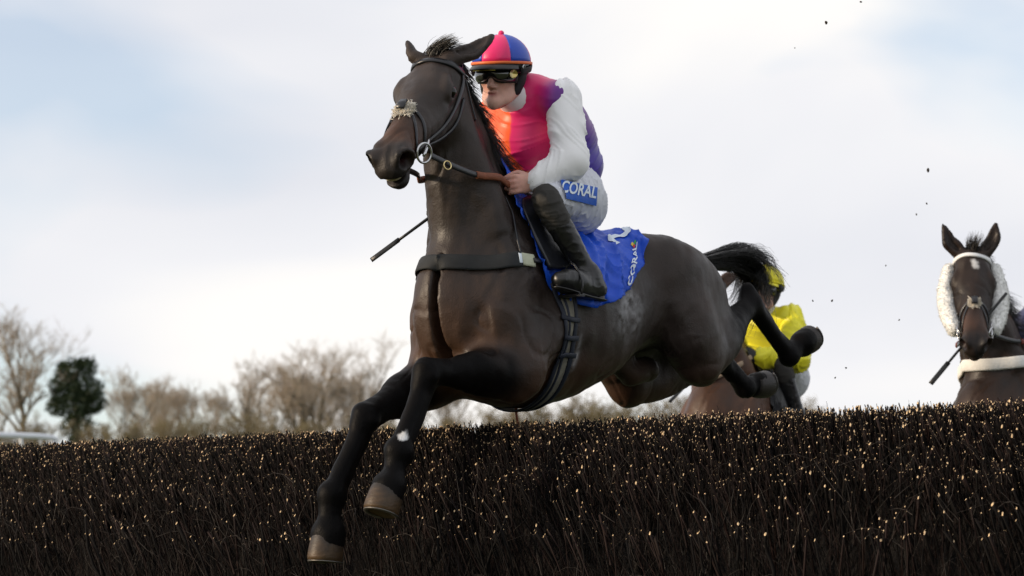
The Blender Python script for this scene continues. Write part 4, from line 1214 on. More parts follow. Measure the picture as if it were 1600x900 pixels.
def flap(H, side, nm_, off, xf, zl, th, mt):
    n, m = 16, 22
    Xs = np.linspace(0, 1, n)
    rows = []
    for t in Xs:
        pts_ = surf_arc(H, .0, zl, m, side, off)
        rows.append(pts_)
    rows = []
    for j in range(m):
        z = 1.60 - (1.60 - zl) * j / (m - 1)
        f0, b0 = xf(j / (m - 1))
        rows.append([H['vol'].march(V3(x, 0, z), V3(0, side, 0), 0, .6) for x in np.linspace(f0, b0, n)])
    P = np.array(rows).reshape(-1, 3); P, N = H['vol'].project(P, off, 6)
    P = P.reshape(m, n, 3); N = N.reshape(m, n, 3)
    V_ = np.vstack([P.reshape(-1, 3), (P + N * th).reshape(-1, 3)]); o = m * n
    i = np.arange(o).reshape(m, n)
    q = np.stack([i[:-1, :-1], i[:-1, 1:], i[1:, 1:], i[1:, :-1]], -1).reshape(-1, 4)
    qs = [q, q[:, ::-1] + o]
    for e in (i[0], i[-1][::-1], i[:, 0][::-1], i[:, -1]):
        qs.append(np.stack([e[:-1], e[:-1] + o, e[1:] + o, e[1:]], -1))
    return mobj(nm_, fast_mesh(nm_, V_, np.vstack(qs)), mt, saddle1, sb1)
for s in (1, -1):
    flap(H1, s, 'flap', .028, lambda t: (.16 + .06 * math.sin(t * 3.0), -.12 + .10 * t), 1.33, .008, M_LEATHER)
sv = Vol((-.32, -.2, 1.45), (.28, .2, 1.75), .008)
sv.chain([(.16, 0, 1.665), (.05, 0, 1.645), (-.08, 0, 1.605), (-.2, 0, 1.61), (-.24, 0, 1.635)], [.06, .085, .11, .12, .10], [.035, .03, .025, .025, .025], k=.0, n=14)
sp_, sq_ = sv.mesh(2)
mobj('seat', fast_mesh('seat', sp_, sq_), M_LEATHER, saddle1, sb1)
# breast girth: elastic band across the chest
bgb = V3(.42, 0, 1.345)
bg1 = root_in(F1, 'breast_girth', bgb); tag(bg1, 'wide black elastic breast girth with pale patch across the leading horse\'s chest', 'breast girth', 'breast girths')
Pb = [(.10, -.31, 1.34), (.27, -.28, 1.345), (.40, -.21, 1.345), (.49, -.09, 1.343), (.52, 0, 1.342), (.49, .09, 1.343), (.40, .20, 1.352), (.295, .26, 1.362)]
strap(H1, 'band', Pb, .062, .006, M_WEB, bg1, bgb, 60, .010, False, 30)
strap(H1, 'patch', [(.305, .24, 1.362), (.27, .265, 1.364), (.22, .28, 1.366)], .050, .006, M_PATCH, bg1, bgb, 10, .006)
strap(H1, 'end_tab', [(.315, .235, 1.361), (.298, .245, 1.362)], .056, .009, M_WEB, bg1, bgb, 5, .006)
strap(H1, 'edge_tab', [(.303, .241, 1.361), (.293, .248, 1.362)], .050, .011, M_WHITE_PR, bg1, bgb, 5, .006)
strap(H1, 'buckle_strap', [(.23, .28, 1.366), (.17, .285, 1.37), (.08, .29, 1.37)], .020, .008, M_LEATHER, bg1, bgb, 10, .010)
strap(H1, 'keeper_cord', [(.27, .09, 1.60), (.285, .16, 1.52), (.285, .225, 1.42), (.285, .25, 1.37)], .009, .004, M_LEATHER, bg1, bgb, 20, .004)
mobj('dangling_strap_end', ribbon('dangling_strap_end', catmull([px(806, 636, 0), px(808, 655, .01), px(813, 674, .015), px(820, 692, .01)], 10), np.tile(V3(.7, .6, .1), (10, 1)), .010, .003), M_BROWN, saddle1, sb1)
# ------------------------------------------------------------------ the riders
M_SKIN = mat('skin', attr='skin', rough=.5, spec=.35, noise=.12, nscale=25, sss=.15, bump=.1, bscale=150, bdist=.002)
M_LIP = mat('lips', (.42, .13, .12), rough=.45)
M_SILK = mat('jacket_silk', attr='dye', rough=.42, spec=.4, noise=.05, nscale=8, bump=.08, bscale=60, bdist=.004, sheen=.15)
M_WSLEEVE = mat('white_sleeve', (.89, .89, .90), rough=.5, spec=.35, bump=.10, bscale=60, bdist=.004)
M_BREECH = mat('white_breeches', (.62, .64, .70), rough=.6, bump=.08, bscale=90, bdist=.003)
M_BOOT = mat('black_boot_leather', (.010, .010, .011), rough=.36, spec=.5, noise=.2, nscale=12, bump=.12, bscale=30, bdist=.006)
M_GAITER = mat('grey_neoprene_gaiter', (.030, .028, .025), rough=.75, bump=.2, bscale=200, bdist=.002)
M_PINK = mat('pink_cap_silk', (.78, .025, .16), rough=.4, spec=.4, bump=.05, bscale=40)
M_CAPBLUE = mat('blue_cap_silk', (.02, .07, .46), rough=.4, spec=.4, bump=.05, bscale=40)
M_ORANGE = mat('orange_hem', (.75, .16, .04), rough=.5)
M_HBLACK = mat('black_helmet_shell', (.008, .008, .009), rough=.35, spec=.5)
M_STRAP = mat('black_harness', (.010, .010, .012), rough=.7, bump=.2, bscale=150, bdist=.002)
M_LENS = mat('goggle_lens', (.006, .006, .007), rough=.06, spec=.8, coat=1.0)
M_GOLD = mat('gold_lens', (.55, .42, .12), rough=.15, metal=.6, coat=1.0)
M_COLLAR = mat('white_collar', (.78, .78, .80), rough=.7, bump=.15, bscale=120, bdist=.003)
M_HAIRB = mat('brown_hair', (.05, .03, .02), rough=.6)
M_YELLOW = mat('yellow_cap_silk', (.78, .70, .02), rough=.42, bump=.05, bscale=40)
M_GLOVE = mat('black_glove', (.012, .012, .013), rough=.6)
M_NAVY = mat('navy_cap_silk', (.035, .04, .10), rough=.5)
M_WHIP = mat('black_whip', (.010, .010, .010), rough=.4, bump=.3, bscale=120, bdist=.003)

def cloth_mesh(nm_, vol, A, fr, seed, sm=3, mask=None, coord=None):
    p, q = vol.mesh(sm)
    N = vnormals(p, q)
    if coord is not None:
        c_ = coord(p); c_ = c_ + .35 * np.stack([vnoise(c_ * .6, seed + k) for k in range(3)], 1)
        r1 = (1 - np.abs(vnoise(c_, seed))) ** 7; r2 = (1 - np.abs(vnoise(c_ * np.array([1.9, 1.3, 1]) + 5, seed + 7))) ** 6
        w_ = .4 + .6 * sstep(vnoise(p * 7, seed + 3), -.5, .4)
        return p - N * (A * w_ * (r1 + .6 * r2))[:, None], q
    w = p + .03 * np.stack([vnoise(p * 9, seed + k) for k in range(3)], 1)
    r1 = (1 - np.abs(vnoise(w * np.array(fr), seed))) ** 3
    r2 = (1 - np.abs(vnoise(w * np.array(fr) * 2.1 + 5, seed + 7))) ** 3
    d = A * .35 * (r1 - .35) - A * r2 ** 2
    if mask is not None: d = d * mask(p)
    p = p + N * d[:, None]
    return p, q
def arm_coord(S_, E_, W_):
    def fn(p):
        out = []
        d1, t1 = seg_dist(p, S_, E_); d2, t2 = seg_dist(p, E_, W_)
        up_ = d1 < d2
        a = nrm(E_ - S_); b = nrm(W_ - E_)
        T = np.where(up_[:, None], a, b); c = np.where(up_[:, None], S_ + t1[:, None] * (E_ - S_), E_ + t2[:, None] * (W_ - E_))
        r = nrm(p - c); x = nrm(np.cross(T, V3(.3, .8, .5))); y = np.cross(T, x)
        ph = np.arctan2((r * y).sum(1), (r * x).sum(1))
        ln = np.where(up_, t1 * np.linalg.norm(E_ - S_), np.linalg.norm(E_ - S_) + t2 * np.linalg.norm(W_ - E_))
        return np.stack([ln * 19 + 1.5 * np.sin(ph + 1), np.cos(ph) * .55, np.sin(ph) * .55], 1)
    return fn
def build_jockey(name, label, frame, J, pal, vox, detail=True, seed=1):
    hc = np.asarray(J['head'], float); jf = nrm(J['face']); up0 = np.asarray(J.get('headup', (0, 0, 1)), float)
    ju = nrm(up0 - jf * (up0 @ jf)); jl = np.cross(ju, jf)
    hd = lambda f, l, u: hc + jf * f + jl * l + ju * u
    R = np.array([jf, jl, ju])
    sh, el, wr, ha, hip, kn, an, he, to = [J[k_] for k_ in ('shoulder', 'elbow', 'wrist', 'hand', 'hip', 'knee', 'ankle', 'heel', 'toe')]
    lo, hi = (-.62, -.52, 1.08), (.50, .52, 2.45)
    base = V3(-.05, 0, 1.60)
    root = root_in(frame, name, base); tag(root, label, 'jockey', 'jockeys')
    # ---- the body: one skin
    b = Vol(lo, hi, vox)
    tor = J['torso']
    b.chain([t_[:3] for t_ in tor], [t_[3] * .86 for t_ in tor], [t_[4] * .84 for t_ in tor], up=(-.6, 0, .8), k=0, n=14)
    nk0 = np.asarray(J['neck'], float)
    b.chain([nk0, hd(-.02, 0, -.06)], [.058, .052], k=.04)
    b.ell(hd(-.012, 0, .038), (.096, .076, .084), R, k=.02)                 # cranium
    b.ell(hd(.028, 0, -.030), (.066, .060, .082), R, k=.03)                 # face
    b.chain([hd(-.01, .052, -.055), hd(.05, .040, -.092), hd(.080, 0, -.105)], [.022, .020, .022], k=.025, n=8)
    b.chain([hd(-.01, -.052, -.055), hd(.05, -.040, -.092), hd(.080, 0, -.105)], [.022, .020, .022], k=.025, n=8)
    b.ell(hd(.083, 0, -.102), (.018, .022, .016), R, k=.015)                # chin
    b.chain([hd(.084, 0, .012), hd(.100, 0, -.018), hd(.113, 0, -.038)], [.010, .011, .0125], k=.012, n=8)   # nose
    for s in (-1, 1):
        b.ell(hd(.098, s * .012, -.044), (.012, .008, .007), R, k=.008)
        b.ell(hd(.066, s * .040, -.022), (.022, .018, .014), R, k=.02)      # cheekbone
        b.ell(hd(.078, s * .031, .004), (.012, .016, .011), R, k=.012, sub=True)
        b.ell(hd(.070, s * .031, .003), .012, k=.004)
    b.ell(hd(.090, 0, -.066), (.012, .022, .006), R, k=.006)
    b.ell(hd(.088, 0, -.078), (.012, .019, .007), R, k=.006)
    b.ell(hd(.104, 0, -.0715), (.012, .022, .0035), R, k=.004, sub=True)
    for i_, s in ((0, 1), (1, -1)):
        S_, E_, W_, H_ = [np.asarray(q_[i_], float) for q_ in (sh, el, wr, ha)]
        b.chain([S_, S_ * .4 + E_ * .6, E_], [.056, .048, .040], k=.04)
        b.chain([E_, E_ * .6 + W_ * .4, W_], [.040, .038, .027], k=.02)
        d = nrm(H_ - W_); t_ = nrm(V3(0, 0, 1) - d * d[2]); p_ = np.cross(t_, d) * -s      # p_: towards the palm, inwards
        if (p_ @ V3(0, 1, 0)) * s > 0: p_ = -p_
        HR = np.array([d, t_, p_])
        pc = W_ + d * .052
        b.chain([W_, W_ + d * .02], [.026, .028], k=.015)
        b.ell(pc, (.046, .040, .017), HR, k=.015)
        for f_ in range(4):
            o_ = (.030 - .0195 * f_); L_ = (.036, .041, .038, .030)[f_]
            k0_ = pc + d * (.036 - .004 * abs(f_ - 1)) + t_ * o_ - p_ * .004
            k1_ = k0_ + nrm(d * .75 + p_ * .6) * L_
            k2_ = k1_ + nrm(p_ * .95 - d * .35) * L_ * .75
            k3_ = k2_ + nrm(-d * .85 + p_ * .05) * L_ * .6
            b.chain([k0_ - d * .012, k0_, k1_, k2_, k3_], [.0095, .0098, .0092, .0086, .0075], k=.0035, n=10)
        b.chain([pc - d * .022 + t_ * .028 + p_ * .010, pc + d * .008 + t_ * .046 + p_ * .022, pc + d * .040 + t_ * .040 + p_ * .032, pc + d * .062 + t_ * .030 + p_ * .034], [.014, .0115, .0105, .0085], k=.006, n=10)
        hp_, K_, A_, HE, TO = [np.asarray(q_[i_], float) for q_ in (hip, kn, an, he, to)]
        b.chain([hp_, K_], [.07, .028], k=.05); b.chain([K_, K_ * .6 + A_ * .4, A_], [.034, .038, .032], k=.03); b.chain([A_, HE], [.036, .030], k=.02); b.chain([HE, TO], [.032, .026], k=.02)
    p, q = b.mesh(2)
    me = fast_mesh('body', p, q)
    sc_ = np.tile(np.array([.62, .36, .29]), (len(p), 1)) * (1 + .08 * fbm(p * 30, 3, 2))[:, None]
    lf, ll, lu = (p - hc) @ jf, (p - hc) @ jl, (p - hc) @ ju
    lip = np.exp(-(((lf - .095) / .03) ** 2 + (ll / .021) ** 2 + ((lu + .072) / .009) ** 2))[:, None]
    chk = np.max([np.exp(-(((lf - .075) / .03) ** 2 + ((ll - s_ * .036) / .02) ** 2 + ((lu + .04) / .022) ** 2)) for s_ in (-1, 1)], 0)[:, None] * .5 + np.exp(-(((lf - .115) / .02) ** 2 + (ll / .015) ** 2 + ((lu + .038) / .014) ** 2))[:, None] * .5
    knk = np.max([np.exp(-(np.linalg.norm(p - np.asarray(h_, float), axis=1) / .05) ** 2) for h_ in ha], 0)[:, None] * .5
    sc_ = sc_ * (1 - lip) + np.array([.40, .12, .115]) * lip
    red = np.clip(chk + knk, 0, 1)
    sc_ = sc_ * (1 - .6 * red) + np.array([.56, .20, .16]) * .6 * red
    set_col(me, np.clip(sc_, 0, 1), 'skin')
    body = mobj('body', me, pal.get('skin', M_SKIN), root, base)
    if pal.get('gloves'):
        me.materials.append(pal['gloves'])
        cen = p[q].mean(1); mi = np.zeros(len(q), np.int32)
        for i_ in (0, 1):
            mi[np.linalg.norm(cen - (np.asarray(wr[i_]) * .3 + np.asarray(ha[i_]) * .7), axis=1) < .115] = 1
        me.polygons.foreach_set('material_index', mi)
    # ---- jacket body
    v = Vol(lo, hi, vox)
    v.chain([t_[:3] for t_ in tor], [t_[3] for t_ in tor], [t_[4] for t_ in tor], up=(-.6, 0, .8), k=0, n=18)
    for i_, s in ((0, 1), (1, -1)):
        v.ell(np.asarray(sh[i_], float) * np.array([1, .86, 1]), (.085, .075, .078), k=.06)
    v.chain([nk0 + V3(-.01, 0, -.03), nk0 + V3(.01, 0, .0)], [.075, .06], k=.05)
    if 'belly' in J: v.ell(J['belly'][0], J['belly'][1], k=.07)
    hem = np.asarray(tor[0][:3], float); hn = nrm(np.asarray(tor[1][:3], float) - hem)
    v.ell(hem + hn * .03, (.15, .165, .09), np.array([nrm(np.cross(V3(0, 1, 0), hn)), V3(0, 1, 0), hn]), k=.04)
    v.clip(lambda X, Y, Z: -((X - hem[0]) * hn[0] + (Y - hem[1]) * hn[1] + (Z - hem[2]) * hn[2] + .035))
    p, q = cloth_mesh('jacket', v, .0075 * pal.get('crease', 1), None, seed, 4, coord=lambda p_: np.stack([p_[:, 2] * 15 + p_[:, 0] * 11 + p_[:, 1] * 6, p_[:, 1] * 4.5, p_[:, 0] * 4.0], 1))
    me = fast_mesh('jacket', p, q)
    set_col(me, pal['dye'](p), 'dye')
    mobj('jacket', me, M_SILK, root, base)
    # ---- sleeves
    for i_, s in ((0, 1), (1, -1)):
        S_, E_, W_ = [np.asarray(q_[i_], float) for q_ in (sh, el, wr)]
        v = Vol(np.minimum(np.minimum(S_, E_), W_) - .16, np.maximum(np.maximum(S_, E_), W_) + .16, vox)
        fd = nrm(W_ - E_)
        v.chain([S_ + V3(-.01, -s * .015, .01), S_ * .5 + E_ * .5, E_ + nrm(E_ - W_) * .01], [.074, .069, .063], k=.0, n=10)
        v.chain([E_, E_ * .45 + W_ * .55, W_ - fd * .015], [.062, .057, .046], k=.05, n=10)
        v.chain([W_ - fd * .018, W_ + fd * .006], [.038, .034], k=.02)
        p, q = cloth_mesh('sleeve', v, .012 * pal.get('crease', 1), None, seed + 20 + i_, 4, coord=arm_coord(S_, E_, W_))
        me = fast_mesh('sleeve', p, q)
        if pal.get('sleeve_dye'):
            set_col(me, pal['sleeve_dye'](p), 'dye'); mobj('sleeve', me, M_SILK, root, base)
        else:
            mobj('sleeve', me, pal['sleeve'], root, base)
        cuff = tube_mesh('cuff', [W_ + fd * .002, W_ + fd * .012, W_ + fd * .026], [.034, .035, .033], 14)
        mobj('cuff', cuff, M_STRAP, root, base)
    # ---- breeches
    v = Vol(lo, hi, vox)
    pv_ = np.asarray(J['pelvis'], float)
    v.ell(pv_, (.145, .165, .135), k=.0)
    v.chain([pv_, hem + hn * .02], [.13, .135], k=.05)
    for i_, s in ((0, 1), (1, -1)):
        hp_, K_, A_ = [np.asarray(q_[i_], float) for q_ in (hip, kn, an)]
        v.ell(hp_ + V3(-.055, 0, -.03), (.115, .10, .115), k=.06)
        v.chain([hp_, hp_ * .5 + K_ * .5, K_], [.115, .086, .032], k=.06, n=10)
        v.chain([K_, K_ * .75 + A_ * .25], [.030, .030], k=.02)
    p, q = cloth_mesh('breeches', v, .006, (30, 10, 9), seed + 40)
    brv = v
    mobj('breeches', fast_mesh('breeches', p, q), pal['breeches'], root, base)
    # ---- boots
    for i_, s in ((0, 1), (1, -1)):
        K_, A_, HE, TO = [np.asarray(q_[i_], float) for q_ in (kn, an, he, to)]
        sd_ = nrm(A_ - K_)
        v = Vol(np.minimum(np.minimum(K_, A_), np.minimum(HE, TO)) - .12, np.maximum(np.maximum(K_, A_), np.maximum(HE, TO)) + .12, min(vox, .006))
        v.chain([K_ + sd_ * .06, K_ * .65 + A_ * .35, K_ * .25 + A_ * .75, A_], [.047, .049, .041, .039], k=0, n=12)
        v.chain([A_, HE + V3(.01, 0, .015)], [.043, .034], k=.03)
        v.chain([HE, HE * .5 + TO * .5, TO], [.034, .041, .034], [.036, .040, .030], up=(0, 0, 1), k=.03, n=8)
        v.ell(HE * .35 + TO * .65 + V3(0, 0, .02), (.07, .04, .035), k=.03)
        p, q = cloth_mesh('boot', v, .0025, (16, 16, 24), seed + 60 + i_)
        bt = mobj('boot', fast_mesh('boot', p, q), M_BOOT, root, base)
        mobj('heel_block', tube_mesh('heel_block', [HE + V3(0, 0, -.022), HE + V3(0, 0, -.040)], [.030, .027], 12), M_BOOT, bt, base)
        mobj('sole', ribbon('sole', catmull([HE + V3(-.03, 0, -.034), HE * .5 + TO * .5 + V3(0, 0, -.037), TO + V3(.03, 0, -.026)], 10), np.tile(V3(0, 0, -1), (10, 1)), np.array([.05, .062, .066, .068, .072, .076, .078, .072, .055, .03]), .007), M_HBLACK, bt, base)
        v = Vol(K_ - .16, K_ + .16, min(vox, .006))
        td_ = nrm(K_ - np.asarray(hip[i_], float))
        v.chain([K_ - td_ * .03 - sd_ * .005, K_ - td_ * .01, K_ + sd_ * .045, K_ + sd_ * .095], [.052, .054, .054, .052], k=0, n=10)
        p, q = cloth_mesh('knee_gaiter', v, .004, (10, 10, 34), seed + 70 + i_)
        mobj('knee_gaiter', fast_mesh('knee_gaiter', p, q), pal.get('gaiter', M_GAITER), root, base)
    # ---- collar
    mobj('collar', tube_mesh('collar', [nk0 + V3(-.01, 0, -.01), nk0 * .5 + hd(-.02, 0, -.07) * .5, hd(-.018, 0, -.055)], [.078, .070, .060], 18, n=8), M_COLLAR, root, base)
    # ---- helmet: padded shell, silk cap in panels, hem, peak, harness
    hr = np.array([.128, .108, .108]); hcen = hd(-.008, 0, .052)
    def dome(az, ph, g=1.0): return hcen + (jf * math.cos(az) * math.cos(ph) * hr[0] + jl * math.sin(az) * math.cos(ph) * hr[1] + ju * math.sin(ph) * hr[2]) * g
    hel = empty('helmet', None, root)
    def patch(nm_, a0, a1, p0, p1, g, mt, na=12, nb=10, th=.006, par=None):
        A = np.linspace(a0, a1, na); Bp = np.linspace(p0, p1, nb)
        P = np.array([[dome(a, f_, g + .012 * math.sin(math.pi * (a - a0) / (a1 - a0)) * math.cos(f_)) for a in A] for f_ in Bp])
        N = nrm(P - hcen); V_ = np.vstack([P.reshape(-1, 3), (P - N * th).reshape(-1, 3)])
        i = np.arange(na * nb).reshape(nb, na); o = na * nb
        q = np.stack([i[:-1, :-1], i[:-1, 1:], i[1:, 1:], i[1:, :-1]], -1).reshape(-1, 4); qs = [q, q[:, ::-1] + o]
        for e in (i[0], i[-1][::-1], i[:, 0][::-1], i[:, -1]):
            qs.append(np.stack([e[:-1], e[:-1] + o, e[1:] + o, e[1:]], -1))
        return mobj(nm_, fast_mesh(nm_, V_, np.vstack(qs)), mt, par or hel, base)
    npn = 6
    for k_ in range(npn):
        a0 = J.get('cap_az', 0) + k_ * 2 * math.pi / npn
        patch('cap_panel', a0, a0 + 2 * math.pi / npn, -.02, math.pi / 2 - .02, 1.035, pal['cap'][k_ % len(pal['cap'])])
    bm = bmesh.new(); bmesh.ops.create_uvsphere(bm, u_segments=12, v_segments=8, radius=.012)
    e_ = bpy.data.meshes.new('cap_button'); bm.to_mesh(e_); bm.free(); e_.transform(Matrix.Translation(Vector(dome(0, math.pi / 2, 1.06))))
    mobj('cap_button', e_, pal['cap'][0], hel, base)
    patch('shell', 0, 2 * math.pi, -.42, .03, 1.0, M_HBLACK, 40, 8)
    ringA = np.linspace(0, 2 * math.pi, 49)[:-1]
    rp = np.array([dome(a, -.03, 1.05) for a in ringA])
    mobj('cap_hem', ribbon('cap_hem', rp, nrm(rp - hcen), .011, .004, True), pal['hem'], hel, base)
    # peak
    A = np.linspace(-1.05, 1.05, 19)
    inn = np.array([dome(a, -.06, 1.02) for a in A]); out = np.array([dome(a, -.10, 1.02) + (jf * math.cos(a) + jl * math.sin(a) * .4) * .055 * math.cos(a * 1.4) ** .5 - ju * .016 for a in A])
    V_ = np.vstack([inn, out, inn - ju * .005, out - ju * .005]); n_ = len(A); i = np.arange(n_)
    qs = [np.stack([i[:-1], i[1:], i[1:] + n_, i[:-1] + n_], -1), np.stack([i[:-1] + 2 * n_, i[:-1] + 3 * n_, i[1:] + 3 * n_, i[1:] + 2 * n_], -1), np.stack([i[:-1] + n_, i[1:] + n_, i[1:] + 3 * n_, i[:-1] + 3 * n_], -1)]
    mobj('peak', fast_mesh('peak', V_, np.vstack(qs)), pal.get('peak', M_HBLACK), hel, base)
    for s in (-1, 1):
        hv = Vol(hd(.02, s * .06, -.03) - .15, hd(.02, s * .06, -.03) + .15, .006)
        hv.chain([hd(-.02, s * .086, .030), hd(-.012, s * .080, -.015), hd(.005, s * .068, -.060)], [.034, .032, .022], [.012, .014, .012], up=jl, k=0, n=8)
        hv.chain([hd(.0, s * .069, -.055), hd(.035, s * .052, -.095), hd(.062, s * .02, -.120), hd(.066, 0, -.123)], [.013, .012, .012, .012], [.006, .006, .005, .005], up=jl * s * .8 - ju * .5, k=.015, n=12)
        p, q = hv.mesh(1)
        mobj('harness', fast_mesh('harness', p, q), M_STRAP, hel, base)
    # ---- goggles
    gog = empty('goggles', None, root)
    def gpt(a, u, g): 
        return hd(.0, 0, 0) + jf * (.100 + .012 * g) * math.cos(a) ** .8 * 1.0 + jl * (.080 + .012 * g) * math.sin(a) + ju * u
    def gshell(nm_, a0, a1, ulo, uhi, g0, g1, mt, na=26, nb=6):
        A = np.linspace(a0, a1, na); Uv = np.linspace(0, 1, nb)
        rows = []
        for t in Uv:
            row = []
            for a in A:
                lo_, hi_ = ulo(a), uhi(a); bulge = 1 - (2 * t - 1) ** 2
                row.append(gpt(a, lo_ + (hi_ - lo_) * t, g0 + (g1 - g0) * bulge))
            rows.append(row)
        P = np.array(rows); i = np.arange(na * nb).reshape(nb, na)
        V_ = np.vstack([P.reshape(-1, 3), (P - jf * .008).reshape(-1, 3)]); o = na * nb
        q = np.stack([i[:-1, :-1], i[:-1, 1:], i[1:, 1:], i[1:, :-1]], -1).reshape(-1, 4); qs = [q, q[:, ::-1] + o]
        for e in (i[0], i[-1][::-1], i[:, 0][::-1], i[:, -1]):
            qs.append(np.stack([e[:-1], e[:-1] + o, e[1:] + o, e[1:]], -1))
        return mobj(nm_, fast_mesh(nm_, V_, np.vstack(qs)), mt, gog, base)
    nose = lambda a: .016 * math.exp(-(a / .22) ** 2)
    gshell('frame', -1.25, 1.25, lambda a: -.030 + nose(a), lambda a: .036, .35, 1.0, M_STRAP)
    gshell('lens', -1.10, 1.10, lambda a: -.023 + nose(a), lambda a: .029, .75, 1.5, pal.get('lens', M_LENS))
    A = np.linspace(1.15, 2 * math.pi - 1.15, 30)
    sp = np.array([hd(-.008, 0, .012 + .030 * math.sin((a - 1.15) / (2 * math.pi - 2.3) * math.pi)) + jf * .135 * math.cos(a) + jl * .112 * math.sin(a) for a in A])
    mobj('strap', ribbon('strap', sp, nrm(sp - hcen), .026, .003), M_STRAP, gog, base)
    if detail:
        c_ = gpt(.95, .004, 1.7); nd_ = nrm(jf * .6 + jl * .8)
        for nm_, rr_, mt_ in (('vent', .017, M_GOLD),):
            t2 = nrm(np.cross(nd_, ju)); an_ = np.linspace(0, 2 * math.pi, 21)[:-1]
            ring = np.array([c_ + (t2 * math.cos(a) + ju * math.sin(a)) * rr_ for a in an_]); V_ = np.vstack([ring + nd_ * .006, ring - nd_ * .012]); n_ = len(an_)
            i = np.arange(n_); j = (i + 1) % n_
            mobj(nm_, fast_mesh(nm_, V_, np.stack([i, j, j + n_, i + n_], -1), ngons=np.array([list(range(n_))])), mt_, gog, base)
        mobj('buckle', torus_mesh('buckle', hd(.03, .108, .030), jl, .010, .0025, 16, 6), M_STEEL, gog, base)
        # spare goggles lens up on the peak
        A = np.linspace(-.62, .30, 14)
        P = np.array([[dome(a, f_, 1.12) + jf * .018 for a in A] for f_ in np.linspace(-.30, -.16, 4)])
        i = np.arange(56).reshape(4, 14)
        mobj('spare_lens', fast_mesh('spare_lens', P.reshape(-1, 3), np.stack([i[:-1, :-1], i[:-1, 1:], i[1:, 1:], i[1:, :-1]], -1).reshape(-1, 4)), M_GOLD, gog, base)
    return dict(root=root, base=base, brv=brv, hd=hd)

def iron(frame, label, foot, top, root=None, base=None):
    """stirrup leather and iron round one foot"""
    f = np.asarray(foot, float)
    arch = catmull([f + V3(.0, -.05, -.045), f + V3(.0, -.055, .0), f + V3(0, -.03, .05), f + V3(0, .0, .075), f + V3(0, .03, .05), f + V3(0, .055, .0), f + V3(0, .05, -.045)], 24)
    mobj('stirrup_iron', tube_mesh('stirrup_iron', arch, .0045, 8), M_HBLACK, root, base)
    mobj('stirrup_tread', box_mesh('stirrup_tread', f + V3(-.018, -.055, -.054), f + V3(.018, .055, -.044), .003), M_HBLACK, root, base)
    t_ = np.asarray(top, float)
    P = catmull([f + V3(0, 0, .075), f * .6 + t_ * .4, t_], 14); s = 1 if f[1] > 0 else -1
    mobj('stirrup_leather', ribbon('stirrup_leather', P, np.tile(V3(0, s, .1), (14, 1)), .02, .004), M_LEATHER, root, base)

def mirror(L, R_): return (L, R_)
hc1 = px(783, 119, .02)
J1 = dict(head=hc1, face=(.925, .33, -.16), headup=(0, .05, 1), cap_az=math.radians(-16),
    neck=(.02, .01, 2.045),
    torso=[(-.25, 0, 1.765, .140, .125), (-.225, 0, 1.86, .152, .138), (-.15, 0, 1.96, .172, .142), (-.05, 0, 2.03, .155, .10)],
    shoulder=((-.03, .188, 2.02), (-.02, -.20, 2.0)), elbow=((.015, .245, 1.765), (.04, -.31, 1.77)), wrist=((.135, .185, 1.68), (.19, -.13, 1.72)), hand=((.215, .13, 1.665), (.27, -.09, 1.695)),
    belly=((-.02, -.05, 1.875), (.125, .135, .13)), pelvis=(-.21, 0, 1.695), hip=((-.145, .12, 1.665), (-.145, -.12, 1.665)), knee=((.175, .265, 1.60), (.20, -.27, 1.60)), ankle=((-.015, .325, 1.315), (-.0, -.33, 1.31)),
    heel=((-.055, .33, 1.265), (-.045, -.335, 1.265)), toe=((.175, .34, 1.285), (.18, -.345, 1.285)))
def dye1(p):
    org, pnk, pur, vio = np.array([.88, .11, .02]), np.array([.72, .018, .15]), np.array([.13, .02, .24]), np.array([.05, .022, .30])
    y = p[:, 1] + .006 * fbm(p * 9, 4, 2)
    t = sstep(y, .008, .016)[:, None]                         # placket: orange right front, pink left front
    c = org * (1 - t) + pnk * t
    a = np.clip((p[:, 1] - .065) / .075, -1, 3) + np.clip((-.16 - p[:, 0]) / .14, -.6, 3)
    t2 = sstep(a + .15 * fbm(p * 7, 6, 2), -.1, 1.3)[:, None] * (p[:, 1:2] > -.05)
    c = c * (1 - t2) + pur * t2
    t3 = sstep(-p[:, 2], -1.97, -1.84)[:, None] * t2
    c = c * (1 - t3) + vio * t3
    t4 = (sstep(-p[:, 0], .16, .3) * (p[:, 1] <= -.05))[:, None]
    return c * (1 - t4) + vio * t4
pal_j1 = dict(dye=dye1, sleeve=M_WSLEEVE, breeches=M_BREECH, cap=[M_PINK, M_CAPBLUE], hem=M_ORANGE)
JK1 = build_jockey('jockey', 'jockey in orange, pink and purple silks crouching over the leading horse', F1, J1, pal_j1, .0053, True, 5)
for s, i_ in ((1, 0), (-1, 1)):
    f = np.asarray(J1['heel'][i_]) * .3 + np.asarray(J1['toe'][i_]) * .7
    iron(F1, '', f + V3(0, 0, .0), V3(.02, s * .24, 1.52), saddle1, sb1)
